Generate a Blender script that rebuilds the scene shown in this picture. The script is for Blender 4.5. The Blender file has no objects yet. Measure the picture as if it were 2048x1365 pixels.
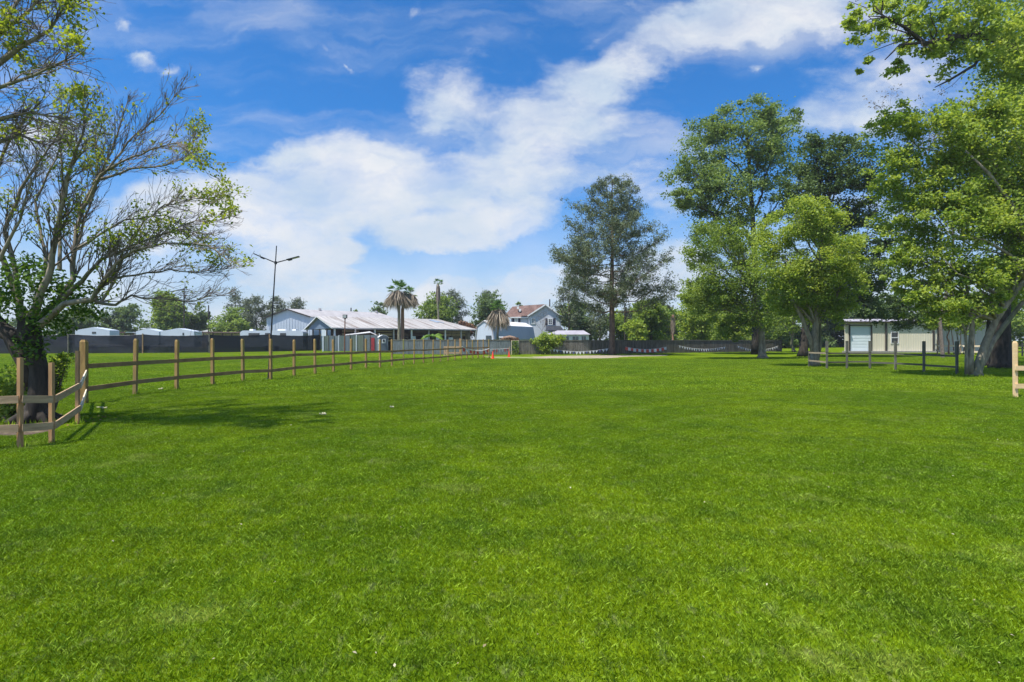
import bpy, math, random
import numpy as np
from mathutils import Vector, noise as mnoise
C = bpy.context; SC = C.scene; COL = SC.collection
R = math.radians
# ------------------------------------------------------------------ camera
CAMH, F, HY = 1.7, 1138.0, 680.0
cam_d = bpy.data.cameras.new('camera'); cam = bpy.data.objects.new('camera', cam_d); COL.objects.link(cam)
cam.location = (0, 0, CAMH); cam.rotation_euler = (R(90), 0, 0)
cam_d.lens = 20.0; cam_d.sensor_width = 36; cam_d.clip_start = 0.05; cam_d.clip_end = 3000
cam_d.shift_y = -2.5/2048
SC.camera = cam
# ------------------------------------------------------------------ view
SC.view_settings.view_transform = 'Standard'; SC.view_settings.look = 'None'
SC.view_settings.exposure = 1.0; SC.view_settings.gamma = 1
SC.render.engine = 'CYCLES'
SC.cycles.max_bounces = 6; SC.cycles.diffuse_bounces = 3; SC.cycles.glossy_bounces = 2
SC.cycles.transmission_bounces = 4; SC.cycles.transparent_max_bounces = 8; SC.cycles.use_denoising = True
SC.cycles.sample_clamp_indirect = 4
# ------------------------------------------------------------------ sun and sky
SUN_EL = 66.0; SUN_AZ = -128.0          # azimuth from +Y, negative = to the left
sd = Vector((math.sin(R(SUN_AZ))*math.cos(R(SUN_EL)), math.cos(R(SUN_AZ))*math.cos(R(SUN_EL)), math.sin(R(SUN_EL))))
sun_d = bpy.data.lights.new('sun', 'SUN'); sun_d.energy = 3.6; sun_d.angle = R(0.55); sun_d.color = (1, .95, .86)
sun = bpy.data.objects.new('sun', sun_d); COL.objects.link(sun)
sun.rotation_euler = sd.to_track_quat('Z', 'Y').to_euler()
W = bpy.data.worlds.new("World"); SC.world = W; W.use_nodes = True
def build_world():
    nt = W.node_tree; N = nt.nodes; L = nt.links; N.clear()
    out = N.new('ShaderNodeOutputWorld'); bg = N.new('ShaderNodeBackground'); bg.inputs[1].default_value = 0.14
    L.new(bg.outputs[0], out.inputs[0])
    sky = N.new('ShaderNodeTexSky'); sky.sky_type = 'NISHITA'; sky.sun_disc = False
    sky.sun_elevation = R(SUN_EL); sky.sun_rotation = R(SUN_AZ); sky.dust_density = 0.6; sky.ozone_density = 2.0; sky.air_density = 1.0
    tint = N.new('ShaderNodeMix'); tint.data_type = 'RGBA'; tint.blend_type = 'MULTIPLY'; tint.inputs[0].default_value = 1
    L.new(sky.outputs[0], tint.inputs[6]); tint.inputs[7].default_value = (0.12, 0.38, 0.63, 1)
    tc = N.new('ShaderNodeTexCoord')
    sep = N.new('ShaderNodeSeparateXYZ'); L.new(tc.outputs['Generated'], sep.inputs[0])
    def m(op, a, b=None, c=None, clamp=False):
        n = N.new('ShaderNodeMath'); n.operation = op; n.use_clamp = clamp
        for i, v in enumerate((a, b, c)):
            if v is None: continue
            if isinstance(v, (int, float)): n.inputs[i].default_value = v
            else: L.new(v, n.inputs[i])
        return n.outputs[0]
    ay = m('MAXIMUM', m('ABSOLUTE', sep.outputs[1]), 0.05)
    p = m('DIVIDE', sep.outputs[0], ay); q = m('DIVIDE', sep.outputs[2], ay)
    comb = N.new('ShaderNodeCombineXYZ'); L.new(p, comb.inputs[0]); L.new(q, comb.inputs[1])
    # warp so that the cloud edges are ragged
    nw = N.new('ShaderNodeTexNoise'); nw.inputs['Scale'].default_value = 4.5; nw.inputs['Detail'].default_value = 6; nw.inputs['Roughness'].default_value = .6
    L.new(comb.outputs[0], nw.inputs['Vector'])
    vs = N.new('ShaderNodeVectorMath'); vs.operation = 'SUBTRACT'; L.new(nw.outputs['Color'], vs.inputs[0]); vs.inputs[1].default_value = (.5, .5, .5)
    vm = N.new('ShaderNodeVectorMath'); vm.operation = 'MULTIPLY'; L.new(vs.outputs[0], vm.inputs[0]); vm.inputs[1].default_value = (.22, .13, 0)
    va = N.new('ShaderNodeVectorMath'); va.operation = 'ADD'; L.new(comb.outputs[0], va.inputs[0]); L.new(vm.outputs[0], va.inputs[1])
    blobs = [  # picture-direction x, y, half sizes, tilt, strength
        (870, 210, 170, 95, 38, .95), (690, 320, 190, 95, -5, 1.15), (1060, 290, 430, 170, 18, .85), (760, 400, 600, 105, 2, 1.05),
        (1240, 135, 240, 95, 24, .95), (1480, 40, 330, 110, 5, 1.15), (1020, 462, 230, 62, 4, 1.1), (880, 480, 140, 44, 0, 1.0),
        (662, 495, 110, 26, 0, 1.1), (690, 585, 520, 110, 2, 1.1), (1130, 590, 420, 100, 6, .9), (560, 430, 330, 100, -8, .8),
        (1350, 370, 180, 130, 20, .5), (1720, 235, 260, 80, 12, .9), (838, 18, 45, 45, 60, .75), (240, 38, 60, 36, -20, .8),
        (285, 98, 60, 34, -10, .85), (350, 132, 46, 24, -20, .7), (470, 160, 90, 34, -25, .35), (300, 470, 420, 220, 0, .75),
        (60, 260, 260, 190, 0, .75), (655, 92, 40, 22, -30, .5), (1505, 125, 45, 20, 0, .75), (1850, 560, 500, 260, 0, .9), (1750, 90, 300, 200, 30, .55), (700, 120, 26, 12, -30, .6), (560, 330, 120, 40, 30, .5), (480, 60, 200, 30, 28, .35), (1190, 60, 120, 30, 40, .3),
        (1320, 540, 260, 190, 0, .9), (560, 520, 220, 60, 5, .6), (1080, 560, 260, 50, 8, .7)]
    tot = None
    for (x, y, sx, sy, a, k) in blobs:
        mp = N.new('ShaderNodeMapping'); mp.vector_type = 'TEXTURE'
        mp.inputs['Location'].default_value = ((x-1024)/F, (HY-y)/F, 0)
        mp.inputs['Rotation'].default_value = (0, 0, R(a)); mp.inputs['Scale'].default_value = (sx/F, sy/F, 1)
        L.new(va.outputs[0], mp.inputs[0])
        g = N.new('ShaderNodeTexGradient'); g.gradient_type = 'QUADRATIC_SPHERE'; L.new(mp.outputs[0], g.inputs[0])
        v = m('MULTIPLY', m('POWER', g.outputs[1], .6), k)
        tot = v if tot is None else m('ADD', tot, v)
    tot = m('MINIMUM', tot, 1.25)
    # wispy background cloud, stretched along a slanting wind direction
    mw = N.new('ShaderNodeMapping'); mw.inputs['Rotation'].default_value = (0, 0, R(-22)); mw.inputs['Scale'].default_value = (2.0, 6.5, 1)
    L.new(va.outputs[0], mw.inputs[0])
    n1 = N.new('ShaderNodeTexNoise'); n1.inputs['Scale'].default_value = 1.4; n1.inputs['Detail'].default_value = 9; n1.inputs['Roughness'].default_value = .58
    L.new(mw.outputs[0], n1.inputs['Vector'])
    n2 = N.new('ShaderNodeTexNoise'); n2.inputs['Scale'].default_value = 7; n2.inputs['Detail'].default_value = 9; n2.inputs['Roughness'].default_value = .62
    ms = N.new('ShaderNodeMapping'); ms.inputs['Scale'].default_value = (1, 1.7, 1); L.new(comb.outputs[0], ms.inputs[0]); L.new(ms.outputs[0], n2.inputs['Vector'])
    d = m('ADD', tot, m('ADD', m('MULTIPLY', m('SUBTRACT', n1.outputs[0], .5), 2.0), m('MULTIPLY', m('SUBTRACT', n2.outputs[0], .5), 1.25)))
    mr = N.new('ShaderNodeMapRange'); mr.interpolation_type = 'SMOOTHSTEP'; mr.inputs['From Min'].default_value = .14; mr.inputs['From Max'].default_value = .98
    L.new(d, mr.inputs['Value'])
    # horizon whitening
    hz = N.new('ShaderNodeMapRange'); hz.interpolation_type = 'SMOOTHSTEP'; hz.inputs['From Min'].default_value = .30; hz.inputs['From Max'].default_value = -.02
    hz.inputs['To Min'].default_value = 0; hz.inputs['To Max'].default_value = .92
    L.new(sep.outputs[2], hz.inputs['Value'])
    mv = N.new('ShaderNodeMapping'); mv.inputs['Rotation'].default_value = (0, 0, R(-38)); mv.inputs['Scale'].default_value = (1.1, 4.2, 1); mv.inputs['Location'].default_value = (3.1, .4, 0)
    L.new(va.outputs[0], mv.inputs[0]); n4 = N.new('ShaderNodeTexNoise'); n4.inputs['Scale'].default_value = 1.7; n4.inputs['Detail'].default_value = 8; n4.inputs['Roughness'].default_value = .6; L.new(mv.outputs[0], n4.inputs['Vector'])
    ve = N.new('ShaderNodeMapRange'); ve.interpolation_type = 'SMOOTHSTEP'; ve.inputs['From Min'].default_value = .42; ve.inputs['From Max'].default_value = .75; ve.inputs['To Max'].default_value = .5; L.new(n4.outputs[0], ve.inputs['Value'])
    mt = N.new('ShaderNodeMapping'); mt.inputs['Rotation'].default_value = (0, 0, R(-18)); mt.inputs['Scale'].default_value = (2.2, 5.0, 1); mt.inputs['Location'].default_value = (1.7, 2.4, 0)
    L.new(va.outputs[0], mt.inputs[0]); n5 = N.new('ShaderNodeTexNoise'); n5.inputs['Scale'].default_value = 2.2; n5.inputs['Detail'].default_value = 10; n5.inputs['Roughness'].default_value = .65; L.new(mt.outputs[0], n5.inputs['Vector'])
    th = N.new('ShaderNodeMapRange'); th.inputs['From Min'].default_value = .36; th.inputs['From Max'].default_value = .56; th.inputs['To Min'].default_value = .70; L.new(n5.outputs[0], th.inputs['Value'])
    core = N.new('ShaderNodeMapRange'); core.inputs['From Min'].default_value = .7; core.inputs['From Max'].default_value = 1.5; L.new(d, core.inputs['Value'])
    thick = m('MAXIMUM', th.outputs[0], core.outputs[0])
    mask = m('MAXIMUM', m('MAXIMUM', m('MULTIPLY', m('MULTIPLY', mr.outputs[0], .97), thick), ve.outputs[0]), hz.outputs[0])
    # body of the cloud: brighter cores, faint blue-grey hollows
    n3 = N.new('ShaderNodeTexNoise'); n3.inputs['Scale'].default_value = 5; n3.inputs['Detail'].default_value = 7
    L.new(ms.outputs[0], n3.inputs['Vector'])
    cm = N.new('ShaderNodeMix'); cm.data_type = 'RGBA'; cr = N.new('ShaderNodeMapRange'); cr.inputs['From Min'].default_value = .38; cr.inputs['From Max'].default_value = .62
    L.new(n3.outputs[0], cr.inputs['Value']); L.new(cr.outputs[0], cm.inputs[0])
    k = 3.15
    cm.inputs[6].default_value = (k*.70, k*.82, k*.97, 1); cm.inputs[7].default_value = (k*.98, k*1.0, k*1.04, 1)
    # clouds behind the camera made brighter: added fill light for camera-facing surfaces
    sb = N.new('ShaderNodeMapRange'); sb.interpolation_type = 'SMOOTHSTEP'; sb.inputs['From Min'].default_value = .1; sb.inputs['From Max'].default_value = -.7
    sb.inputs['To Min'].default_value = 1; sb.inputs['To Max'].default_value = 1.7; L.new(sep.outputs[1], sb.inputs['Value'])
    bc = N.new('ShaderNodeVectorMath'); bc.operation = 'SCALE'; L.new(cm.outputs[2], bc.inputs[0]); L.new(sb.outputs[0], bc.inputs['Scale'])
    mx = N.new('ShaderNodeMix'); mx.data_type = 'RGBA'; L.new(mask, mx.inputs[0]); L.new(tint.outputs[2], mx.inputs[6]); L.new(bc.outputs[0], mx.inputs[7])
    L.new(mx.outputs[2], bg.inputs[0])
build_world()
W.cycles.sampling_method = 'MANUAL'; W.cycles.sample_map_resolution = 512

# ------------------------------------------------------------------ placing
def P(px, py, D): return Vector(((px-1024)/F*D, D, CAMH+(HY-py)*D/F))      # a photograph point at distance D
def GD(py): return CAMH*F/(py-HY)                                          # distance of a ground point
def G(px, py): D = GD(py); return Vector(((px-1024)/F*D, D, 0))
def tag(o, label, cat, group=None, kind=None):
    if label: o['label'] = label
    if cat: o['category'] = cat
    if group: o['group'] = group
    if kind: o['kind'] = kind
    return o
def empty(name, loc, label, cat, group=None, rz=0):
    o = bpy.data.objects.new(name, None); COL.objects.link(o); o.location = loc; o.rotation_euler = (0, 0, rz); o.empty_display_size = .3
    return tag(o, label, cat, group)
class MB:
    """collects shapes in world coordinates; build() stores them relative to the parent"""
    def __init__(s): s.v = []; s.f = []
    def add(s, vs, fs):
        n = len(s.v); s.v += [tuple(v) for v in vs]; s.f += [tuple(i+n for i in f) for f in fs]; return s
    def box(s, c, d, rz=0, top=None):
        x, y, z = d[0]/2, d[1]/2, d[2]/2; ca, sa = math.cos(rz), math.sin(rz); vs = []
        for k in (-1, 1):
            t = top if (top is not None and k == 1) else 1
            for (i, j) in ((-1, -1), (1, -1), (1, 1), (-1, 1)):
                a, b = i*x*t, j*y*t; vs.append((c[0]+a*ca-b*sa, c[1]+a*sa+b*ca, c[2]+k*z))
        return s.add(vs, [(3, 2, 1, 0), (4, 5, 6, 7), (0, 1, 5, 4), (1, 2, 6, 5), (2, 3, 7, 6), (3, 0, 4, 7)])
    def beam(s, a, b, w, h, up=(0, 0, 1)):
        a, b = Vector(a), Vector(b); d = (b-a).normalized(); up = Vector(up)
        sx = d.cross(up)
        if sx.length < 1e-4: sx = Vector((1, 0, 0))
        sx.normalize(); uz = sx.cross(d).normalized(); sx *= w/2; uz *= h/2
        vs = [a-sx-uz, a+sx-uz, a+sx+uz, a-sx+uz, b-sx-uz, b+sx-uz, b+sx+uz, b-sx+uz]
        return s.add(vs, [(0, 1, 2, 3), (7, 6, 5, 4), (4, 5, 1, 0), (5, 6, 2, 1), (6, 7, 3, 2), (7, 4, 0, 3)])
    def tube(s, pts, rad, n=6, cap=True):
        pts = [Vector(p) for p in pts]; m = len(pts); vs = []; fs = []
        if not hasattr(rad, '__len__'): rad = [rad]*m
        ref = Vector((.31, .87, .13))
        for i, p in enumerate(pts):
            d = (pts[min(i+1, m-1)]-pts[max(i-1, 0)])
            if d.length < 1e-6: d = Vector((0, 0, 1))
            d.normalize(); r0 = ref if abs(d.dot(ref)) < .9 else Vector((1, 0, 0))
            a = d.cross(r0).normalized(); b = d.cross(a)
            for k in range(n):
                t = 2*math.pi*k/n; vs.append(p+(a*math.cos(t)+b*math.sin(t))*rad[i])
        for i in range(m-1):
            for k in range(n):
                k2 = (k+1) % n; fs.append((i*n+k, i*n+k2, (i+1)*n+k2, (i+1)*n+k))
        if cap: fs += [tuple(range(n-1, -1, -1)), tuple((m-1)*n+k for k in range(n))]
        return s.add(vs, fs)
    def prism(s, poly, off):
        """closed planar polygon pushed along off"""
        n = len(poly); a = [Vector(p) for p in poly]; o = Vector(off)
        fs = [tuple(range(n)), tuple(range(2*n-1, n-1, -1))]+[(i, (i+1) % n, n+(i+1) % n, n+i) for i in range(n)]
        return s.add(a+[p+o for p in a], fs)
    def build(s, name, mat, parent=None, smooth=False):
        me = bpy.data.meshes.new(name)
        v = np.array(s.v, dtype=np.float32).reshape(-1, 3)
        o = bpy.data.objects.new(name, me); COL.objects.link(o)
        if parent is not None:
            o.parent = parent
            q = parent; off = np.zeros(3)
            while q is not None: off += np.array(q.location); q = q.parent
            v = v-off.astype(np.float32)
        me.from_pydata(v.tolist(), [], s.f); me.materials.append(mat)
        if smooth: me.polygons.foreach_set('use_smooth', [True]*len(me.polygons))
        me.update()
        if me.polygons: fixn(me)
        return o
import bmesh
def fixn(me):
    if len(me.polygons) > 20000: return
    bm = bmesh.new(); bm.from_mesh(me); bmesh.ops.recalc_face_normals(bm, faces=bm.faces); bm.to_mesh(me); bm.free()
def abs_loc(o):
    off = Vector((0, 0, 0))
    while o is not None: off += o.location; o = o.parent
    return off

# ------------------------------------------------------------------ materials
def new_mat(name):
    m = bpy.data.materials.new(name); m.use_nodes = True; nt = m.node_tree; nt.nodes.clear()
    return m, nt, nt.nodes, nt.links
def surf(name, c1, c2=None, rot=0, rough=.8, scale=6, stretch=(1, 1, 1), detail=5, metal=0, bump=0, spec=.3, coat=0, lo=.35, hi=.65, c3=None, s3=.6, lo3=.5, hi3=.7):
    m, nt, N, L = new_mat(name)
    out = N.new('ShaderNodeOutputMaterial'); b = N.new('ShaderNodeBsdfPrincipled'); L.new(b.outputs[0], out.inputs[0])
    b.inputs['Roughness'].default_value = rough; b.inputs['Metallic'].default_value = metal; b.inputs['Specular IOR Level'].default_value = spec
    geo = N.new('ShaderNodeNewGeometry'); mp = N.new('ShaderNodeMapping'); mp.inputs['Scale'].default_value = stretch
    if rot:
        m0 = N.new('ShaderNodeMapping'); m0.inputs['Rotation'].default_value = (0, 0, R(rot)); L.new(geo.outputs['Position'], m0.inputs[0]); L.new(m0.outputs[0], mp.inputs[0])
    else: L.new(geo.outputs['Position'], mp.inputs[0])
    n = N.new('ShaderNodeTexNoise'); n.inputs['Scale'].default_value = scale; n.inputs['Detail'].default_value = detail; n.inputs['Roughness'].default_value = .6
    L.new(mp.outputs[0], n.inputs['Vector'])
    mr = N.new('ShaderNodeMapRange'); mr.inputs['From Min'].default_value = lo; mr.inputs['From Max'].default_value = hi; L.new(n.outputs[0], mr.inputs['Value'])
    mx = N.new('ShaderNodeMix'); mx.data_type = 'RGBA'; L.new(mr.outputs[0], mx.inputs[0])
    c2 = c2 or tuple(x*.75 for x in c1)
    mx.inputs[6].default_value = (*c1, 1); mx.inputs[7].default_value = (*c2, 1); col = mx.outputs[2]
    if c3:
        n3 = N.new('ShaderNodeTexNoise'); n3.inputs['Scale'].default_value = s3; n3.inputs['Detail'].default_value = 6; L.new(mp.outputs[0], n3.inputs['Vector'])
        m3 = N.new('ShaderNodeMapRange'); m3.inputs['From Min'].default_value = lo3; m3.inputs['From Max'].default_value = hi3; L.new(n3.outputs[0], m3.inputs['Value'])
        x3 = N.new('ShaderNodeMix'); x3.data_type = 'RGBA'; L.new(m3.outputs[0], x3.inputs[0]); L.new(col, x3.inputs[6]); x3.inputs[7].default_value = (*c3, 1); col = x3.outputs[2]
    L.new(col, b.inputs['Base Color'])
    if bump:
        bp = N.new('ShaderNodeBump'); bp.inputs['Strength'].default_value = bump; bp.inputs['Distance'].default_value = .02
        L.new(n.outputs[0], bp.inputs['Height']); L.new(bp.outputs[0], b.inputs['Normal'])
    return m
def leaf_mat(name, c1, c2, trans=.35, gloss=.06, tcol=None):
    m, nt, N, L = new_mat(name)
    out = N.new('ShaderNodeOutputMaterial')
    at = N.new('ShaderNodeAttribute'); at.attribute_name = 'tint'
    mx = N.new('ShaderNodeMix'); mx.data_type = 'RGBA'; L.new(at.outputs['Fac'], mx.inputs[0]); mx.inputs[6].default_value = (*c1, 1); mx.inputs[7].default_value = (*c2, 1)
    d = N.new('ShaderNodeBsdfDiffuse'); t = N.new('ShaderNodeBsdfTranslucent'); L.new(mx.outputs[2], d.inputs[0])
    tm = N.new('ShaderNodeMix'); tm.data_type = 'RGBA'; tm.blend_type = 'MULTIPLY'; tm.inputs[0].default_value = 1
    L.new(mx.outputs[2], tm.inputs[6]); tm.inputs[7].default_value = (*(tcol or (1.5, 1.45, .7)), 1); L.new(tm.outputs[2], t.inputs[0])
    s = N.new('ShaderNodeMixShader'); s.inputs[0].default_value = trans; L.new(d.outputs[0], s.inputs[1]); L.new(t.outputs[0], s.inputs[2])
    g = N.new('ShaderNodeBsdfGlossy'); g.inputs['Roughness'].default_value = .6; g.inputs[0].default_value = (.5, .6, .4, 1)
    s2 = N.new('ShaderNodeMixShader'); s2.inputs[0].default_value = gloss; L.new(s.outputs[0], s2.inputs[1]); L.new(g.outputs[0], s2.inputs[2])
    L.new(s2.outputs[0], out.inputs[0]); return m
_surf = surf
def surf(name, c1, c2=None, rough=.8, scale=6, stretch=(1, 1, 1), detail=5, **k): return _surf(name, c1, c2, k.pop('rot', 0), rough, scale, stretch, detail, **k)
M = {}
M['bark'] = surf('bark', (.16, .115, .075), (.055, .04, .028), .95, 9, (1, 1, .3), bump=.8)
M['bark_dark'] = surf('bark_dark', (.065, .054, .044), (.022, .019, .016), .95, 8, (1, 1, .3), bump=.8)
M['bark_grey'] = surf('bark_grey', (.32, .28, .21), (.15, .125, .09), .95, 7, (1, 1, .35), bump=.6, c3=(.07, .10, .035), s3=.8)
M['bark_pine'] = surf('bark_pine', (.17, .12, .085), (.07, .05, .04), .95, 5, (1, 1, .35), bump=.8)
M['bark_red'] = surf('bark_red', (.36, .20, .14), (.22, .12, .085), .9, 8, (1, 1, 3), bump=.4)
M['twig'] = surf('twig', (.21, .17, .145), (.12, .10, .085), .9, 6)
M['leaf_mid'] = leaf_mat('leaf_mid', (.085, .15, .022), (.27, .35, .07), .5, .04)
M['leaf_light'] = leaf_mat('leaf_light', (.13, .22, .028), (.40, .47, .10), .52, .04)
M['leaf_dark'] = leaf_mat('leaf_dark', (.045, .088, .028), (.14, .20, .07), .3, .04)
M['leaf_cotton'] = leaf_mat('leaf_cotton', (.075, .14, .035), (.25, .33, .11), .42, .05)
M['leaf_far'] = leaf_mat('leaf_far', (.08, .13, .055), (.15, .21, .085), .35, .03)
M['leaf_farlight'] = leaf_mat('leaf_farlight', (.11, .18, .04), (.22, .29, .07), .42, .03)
M['leaf_spring'] = leaf_mat('leaf_spring', (.15, .22, .025), (.34, .38, .05), .5, .03)
M['leaf_ivy'] = leaf_mat('leaf_ivy', (.04, .095, .014), (.11, .20, .025), .38, .04)
M['needle'] = leaf_mat('needle', (.09, .125, .075), (.20, .235, .13), .2, .03, (1.2, 1.2, .8))
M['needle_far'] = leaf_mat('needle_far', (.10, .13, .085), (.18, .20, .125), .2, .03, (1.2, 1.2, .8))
M['dead_frond'] = leaf_mat('dead_frond', (.24, .19, .15), (.42, .35, .28), .15, .03, (1.1, 1, .8))
M['dry_leaf'] = leaf_mat('dry_leaf', (.16, .08, .05), (.32, .18, .12), .25, .03, (1.1, 1, .8))
M['seed'] = leaf_mat('seed', (.14, .12, .09), (.20, .17, .12), .15, .03, (1.1, 1, .8))
M['palm_leaf'] = leaf_mat('palm_leaf', (.05, .13, .03), (.13, .24, .05), .3, .08)
M['banana'] = leaf_mat('banana', (.10, .20, .015), (.24, .34, .03), .5, .08)
def wood(name, a, b, sc=3.0, **k): return surf(name, a, b, .85, sc, (1, 1, 1), bump=.25, **k)
M['rail_wood'] = wood('rail_wood', (.32, .20, .10), (.20, .12, .06), 2.2, c3=(.20, .17, .08), s3=.35)
M['post_wood'] = surf('post_wood', (.36, .24, .09), (.24, .15, .06), .85, 5, (3, 3, .5), bump=.25, c3=(.20, .19, .07), s3=.5)
M['stake_wood'] = surf('stake_wood', (.46, .27, .13), (.32, .185, .09), .85, 4, (3, 3, .5), bump=.2)
M['board_wood'] = surf('board_wood', (.48, .33, .20), (.33, .22, .13), .85, 3, (1, 1, 6), bump=.2, c3=(.48, .34, .20), s3=.5)
M['fresh_wood'] = surf('fresh_wood', (.82, .58, .32), (.74, .50, .25), .8, 3, (1, 1, 5), bump=.15)
M['pale_wood'] = surf('pale_wood', (.80, .68, .52), (.70, .56, .40), .8, 3, bump=.1)
M['old_wood'] = surf('old_wood', (.085, .085, .075), (.04, .042, .04), .9, 3, (1, 1, .4), bump=.2)
M['grey_post'] = surf('grey_post', (.17, .17, .14), (.085, .085, .07), .9, 3, (1, 1, .5), bump=.2)
M['old_rail'] = surf('old_rail', (.16, .15, .11), (.085, .085, .07), .9, 3, (.4, .4, 3), bump=.2)
def picket_mat(name, c1, c2, c3, pitch):
    """weathered boards: a tone per board from the wall's own running coordinate, streaked downwards"""
    m, nt, N, L = new_mat(name)
    out = N.new('ShaderNodeOutputMaterial'); b = N.new('ShaderNodeBsdfPrincipled'); L.new(b.outputs[0], out.inputs[0]); b.inputs['Roughness'].default_value = .92
    b.inputs['Specular IOR Level'].default_value = .15
    at = N.new('ShaderNodeAttribute'); at.attribute_name = 'tint'
    geo = N.new('ShaderNodeNewGeometry'); mp = N.new('ShaderNodeMapping'); mp.inputs['Scale'].default_value = (6, 6, .7); L.new(geo.outputs['Position'], mp.inputs[0])
    n = N.new('ShaderNodeTexNoise'); n.inputs['Scale'].default_value = 2; n.inputs['Detail'].default_value = 6; L.new(mp.outputs[0], n.inputs['Vector'])
    a = N.new('ShaderNodeMix'); a.data_type = 'RGBA'; L.new(at.outputs['Fac'], a.inputs[0]); a.inputs[6].default_value = (*c1, 1); a.inputs[7].default_value = (*c2, 1)
    mr = N.new('ShaderNodeMapRange'); mr.inputs['From Min'].default_value = .45; mr.inputs['From Max'].default_value = .7; L.new(n.outputs[0], mr.inputs['Value'])
    x = N.new('ShaderNodeMix'); x.data_type = 'RGBA'; L.new(mr.outputs[0], x.inputs[0]); L.new(a.outputs[2], x.inputs[6]); x.inputs[7].default_value = (*c3, 1)
    L.new(x.outputs[2], b.inputs['Base Color']); return m
M['picket'] = picket_mat('picket', (.12, .108, .092), (.20, .18, .155), (.07, .062, .055), .15)
M['picket_blue'] = picket_mat('picket_blue', (.115, .135, .14), (.16, .18, .18), (.075, .09, .09), .15)
M['metal_white'] = surf('metal_white', (.54, .59, .67), (.47, .52, .60), .45, .5, (1, 1, .3))
M['metal_blue'] = surf('metal_blue', (.26, .32, .41), (.22, .28, .37), .5, .6, (1, 1, .3))
M['metal_cream'] = surf('metal_cream', (.72, .67, .53), (.64, .60, .48), .5, .7, (1, 1, .25))
M['metal_greyg'] = surf('metal_greyg', (.40, .42, .38), (.34, .36, .33), .5, .7, (1, 1, .25))
M['door_white'] = surf('door_white', (.74, .82, .86), (.68, .76, .81), .4, .6)
M['trim_dark'] = surf('trim_dark', (.06, .05, .045), (.04, .035, .03), .6, 3)
M['trim_white'] = surf('trim_white', (.75, .76, .76), (.66, .67, .68), .6, 3)
M['roof_sheet'] = surf('roof_sheet', (.44, .42, .41), (.30, .28, .265), rough=.7, scale=1.6, stretch=(1.3, .07, .07), c3=(.20, .16, .14), s3=1.1, lo3=.54, hi3=.68, spec=.1, rot=-38.7)
M['roof_grey'] = surf('roof_grey', (.42, .40, .40), (.33, .31, .31), .6, .6)
M['roof_lav'] = surf('roof_lav', (.38, .36, .40), (.30, .28, .32), .7, 1.2)
M['roof_white'] = surf('roof_white', (.80, .78, .76), (.72, .68, .66), .5, .8)
M['shingle'] = surf('shingle', (.20, .125, .105), (.13, .08, .07), .95, 3, c3=(.25, .17, .15), s3=.7)
M['awning'] = surf('awning', (.035, .04, .055), (.025, .03, .04), .7, 2)
M['siding'] = surf('siding', (.52, .55, .61), (.46, .49, .55), .7, .6)
M['shutter'] = surf('shutter', (.03, .03, .06), (.025, .025, .045), .6, 3)
M['glass'] = surf('glass', (.05, .07, .08), (.09, .11, .12), .12, 1, spec=.8)
M['glass_dark'] = surf('glass_dark', (.02, .025, .03), (.04, .045, .05), .15, 2, spec=.7)
M['stall_brown'] = surf('stall_brown', (.15, .09, .075), (.08, .05, .045), .9, 3, (1, 1, 5), c3=(.24, .19, .14), s3=.25)
M['stall_tan'] = surf('stall_tan', (.42, .34, .22), (.30, .23, .15), .9, 3, (1, 1, 5))
M['dark_void'] = surf('dark_void', (.03, .03, .035), (.02, .02, .024), .9, 2)
M['sheet'] = surf('sheet', (.66, .70, .76), (.58, .62, .68), .6, 1)
M['steel_dark'] = surf('steel_dark', (.045, .045, .05), (.03, .03, .033), .45, 4, metal=.6)
M['rust'] = surf('rust', (.22, .09, .05), (.12, .055, .035), .9, 6)
M['led'] = surf('led', (.40, .43, .42), (.30, .32, .32), .4, 4)
M['panel_green'] = surf('panel_green', (.15, .19, .17), (.10, .13, .125), .7, .9, (1, 1, .6), c3=(.17, .19, .12), s3=.25)
M['panel_grey'] = surf('panel_grey', (.19, .225, .245), (.14, .17, .19), .7, .8, (1, 1, .6))
M['loo'] = surf('loo', (.125, .15, .19), (.105, .125, .165), .55, 1)
M['loo_side'] = surf('loo_side', (.34, .40, .42), (.30, .36, .38), .55, 1)
M['red'] = surf('red', (.34, .035, .04), (.24, .03, .035), .7, 3)
M['cone_orange'] = surf('cone_orange', (.85, .07, .03), (.75, .06, .03), .5, 4)
M['cone_white'] = surf('cone_white', (.85, .55, .45), (.8, .5, .4), .4, 4)
M['flag_white'] = leaf_mat('flag_white', (.70, .72, .80), (.80, .80, .84), .3, .02, (1, 1, 1))
M['flag_red'] = leaf_mat('flag_red', (.62, .09, .08), (.70, .13, .10), .3, .02, (1, 1, 1))
M['flag_blue'] = leaf_mat('flag_blue', (.10, .12, .30), (.14, .15, .36), .3, .02, (1, 1, 1))
M['string'] = surf('string', (.62, .60, .60), (.55, .52, .52), .8, 3)
M['thatch'] = surf('thatch', (.34, .22, .16), (.17, .12, .09), .95, 9)
M['concrete'] = surf('concrete', (.33, .32, .31), (.26, .25, .24), .9, 2)
M['soil'] = surf('soil', (.12, .085, .055), (.05, .038, .025), 1, 14, c3=(.20, .17, .10), s3=5)
M['scrap'] = surf('scrap', (.55, .52, .36), (.40, .38, .22), .9, 30)
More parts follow.
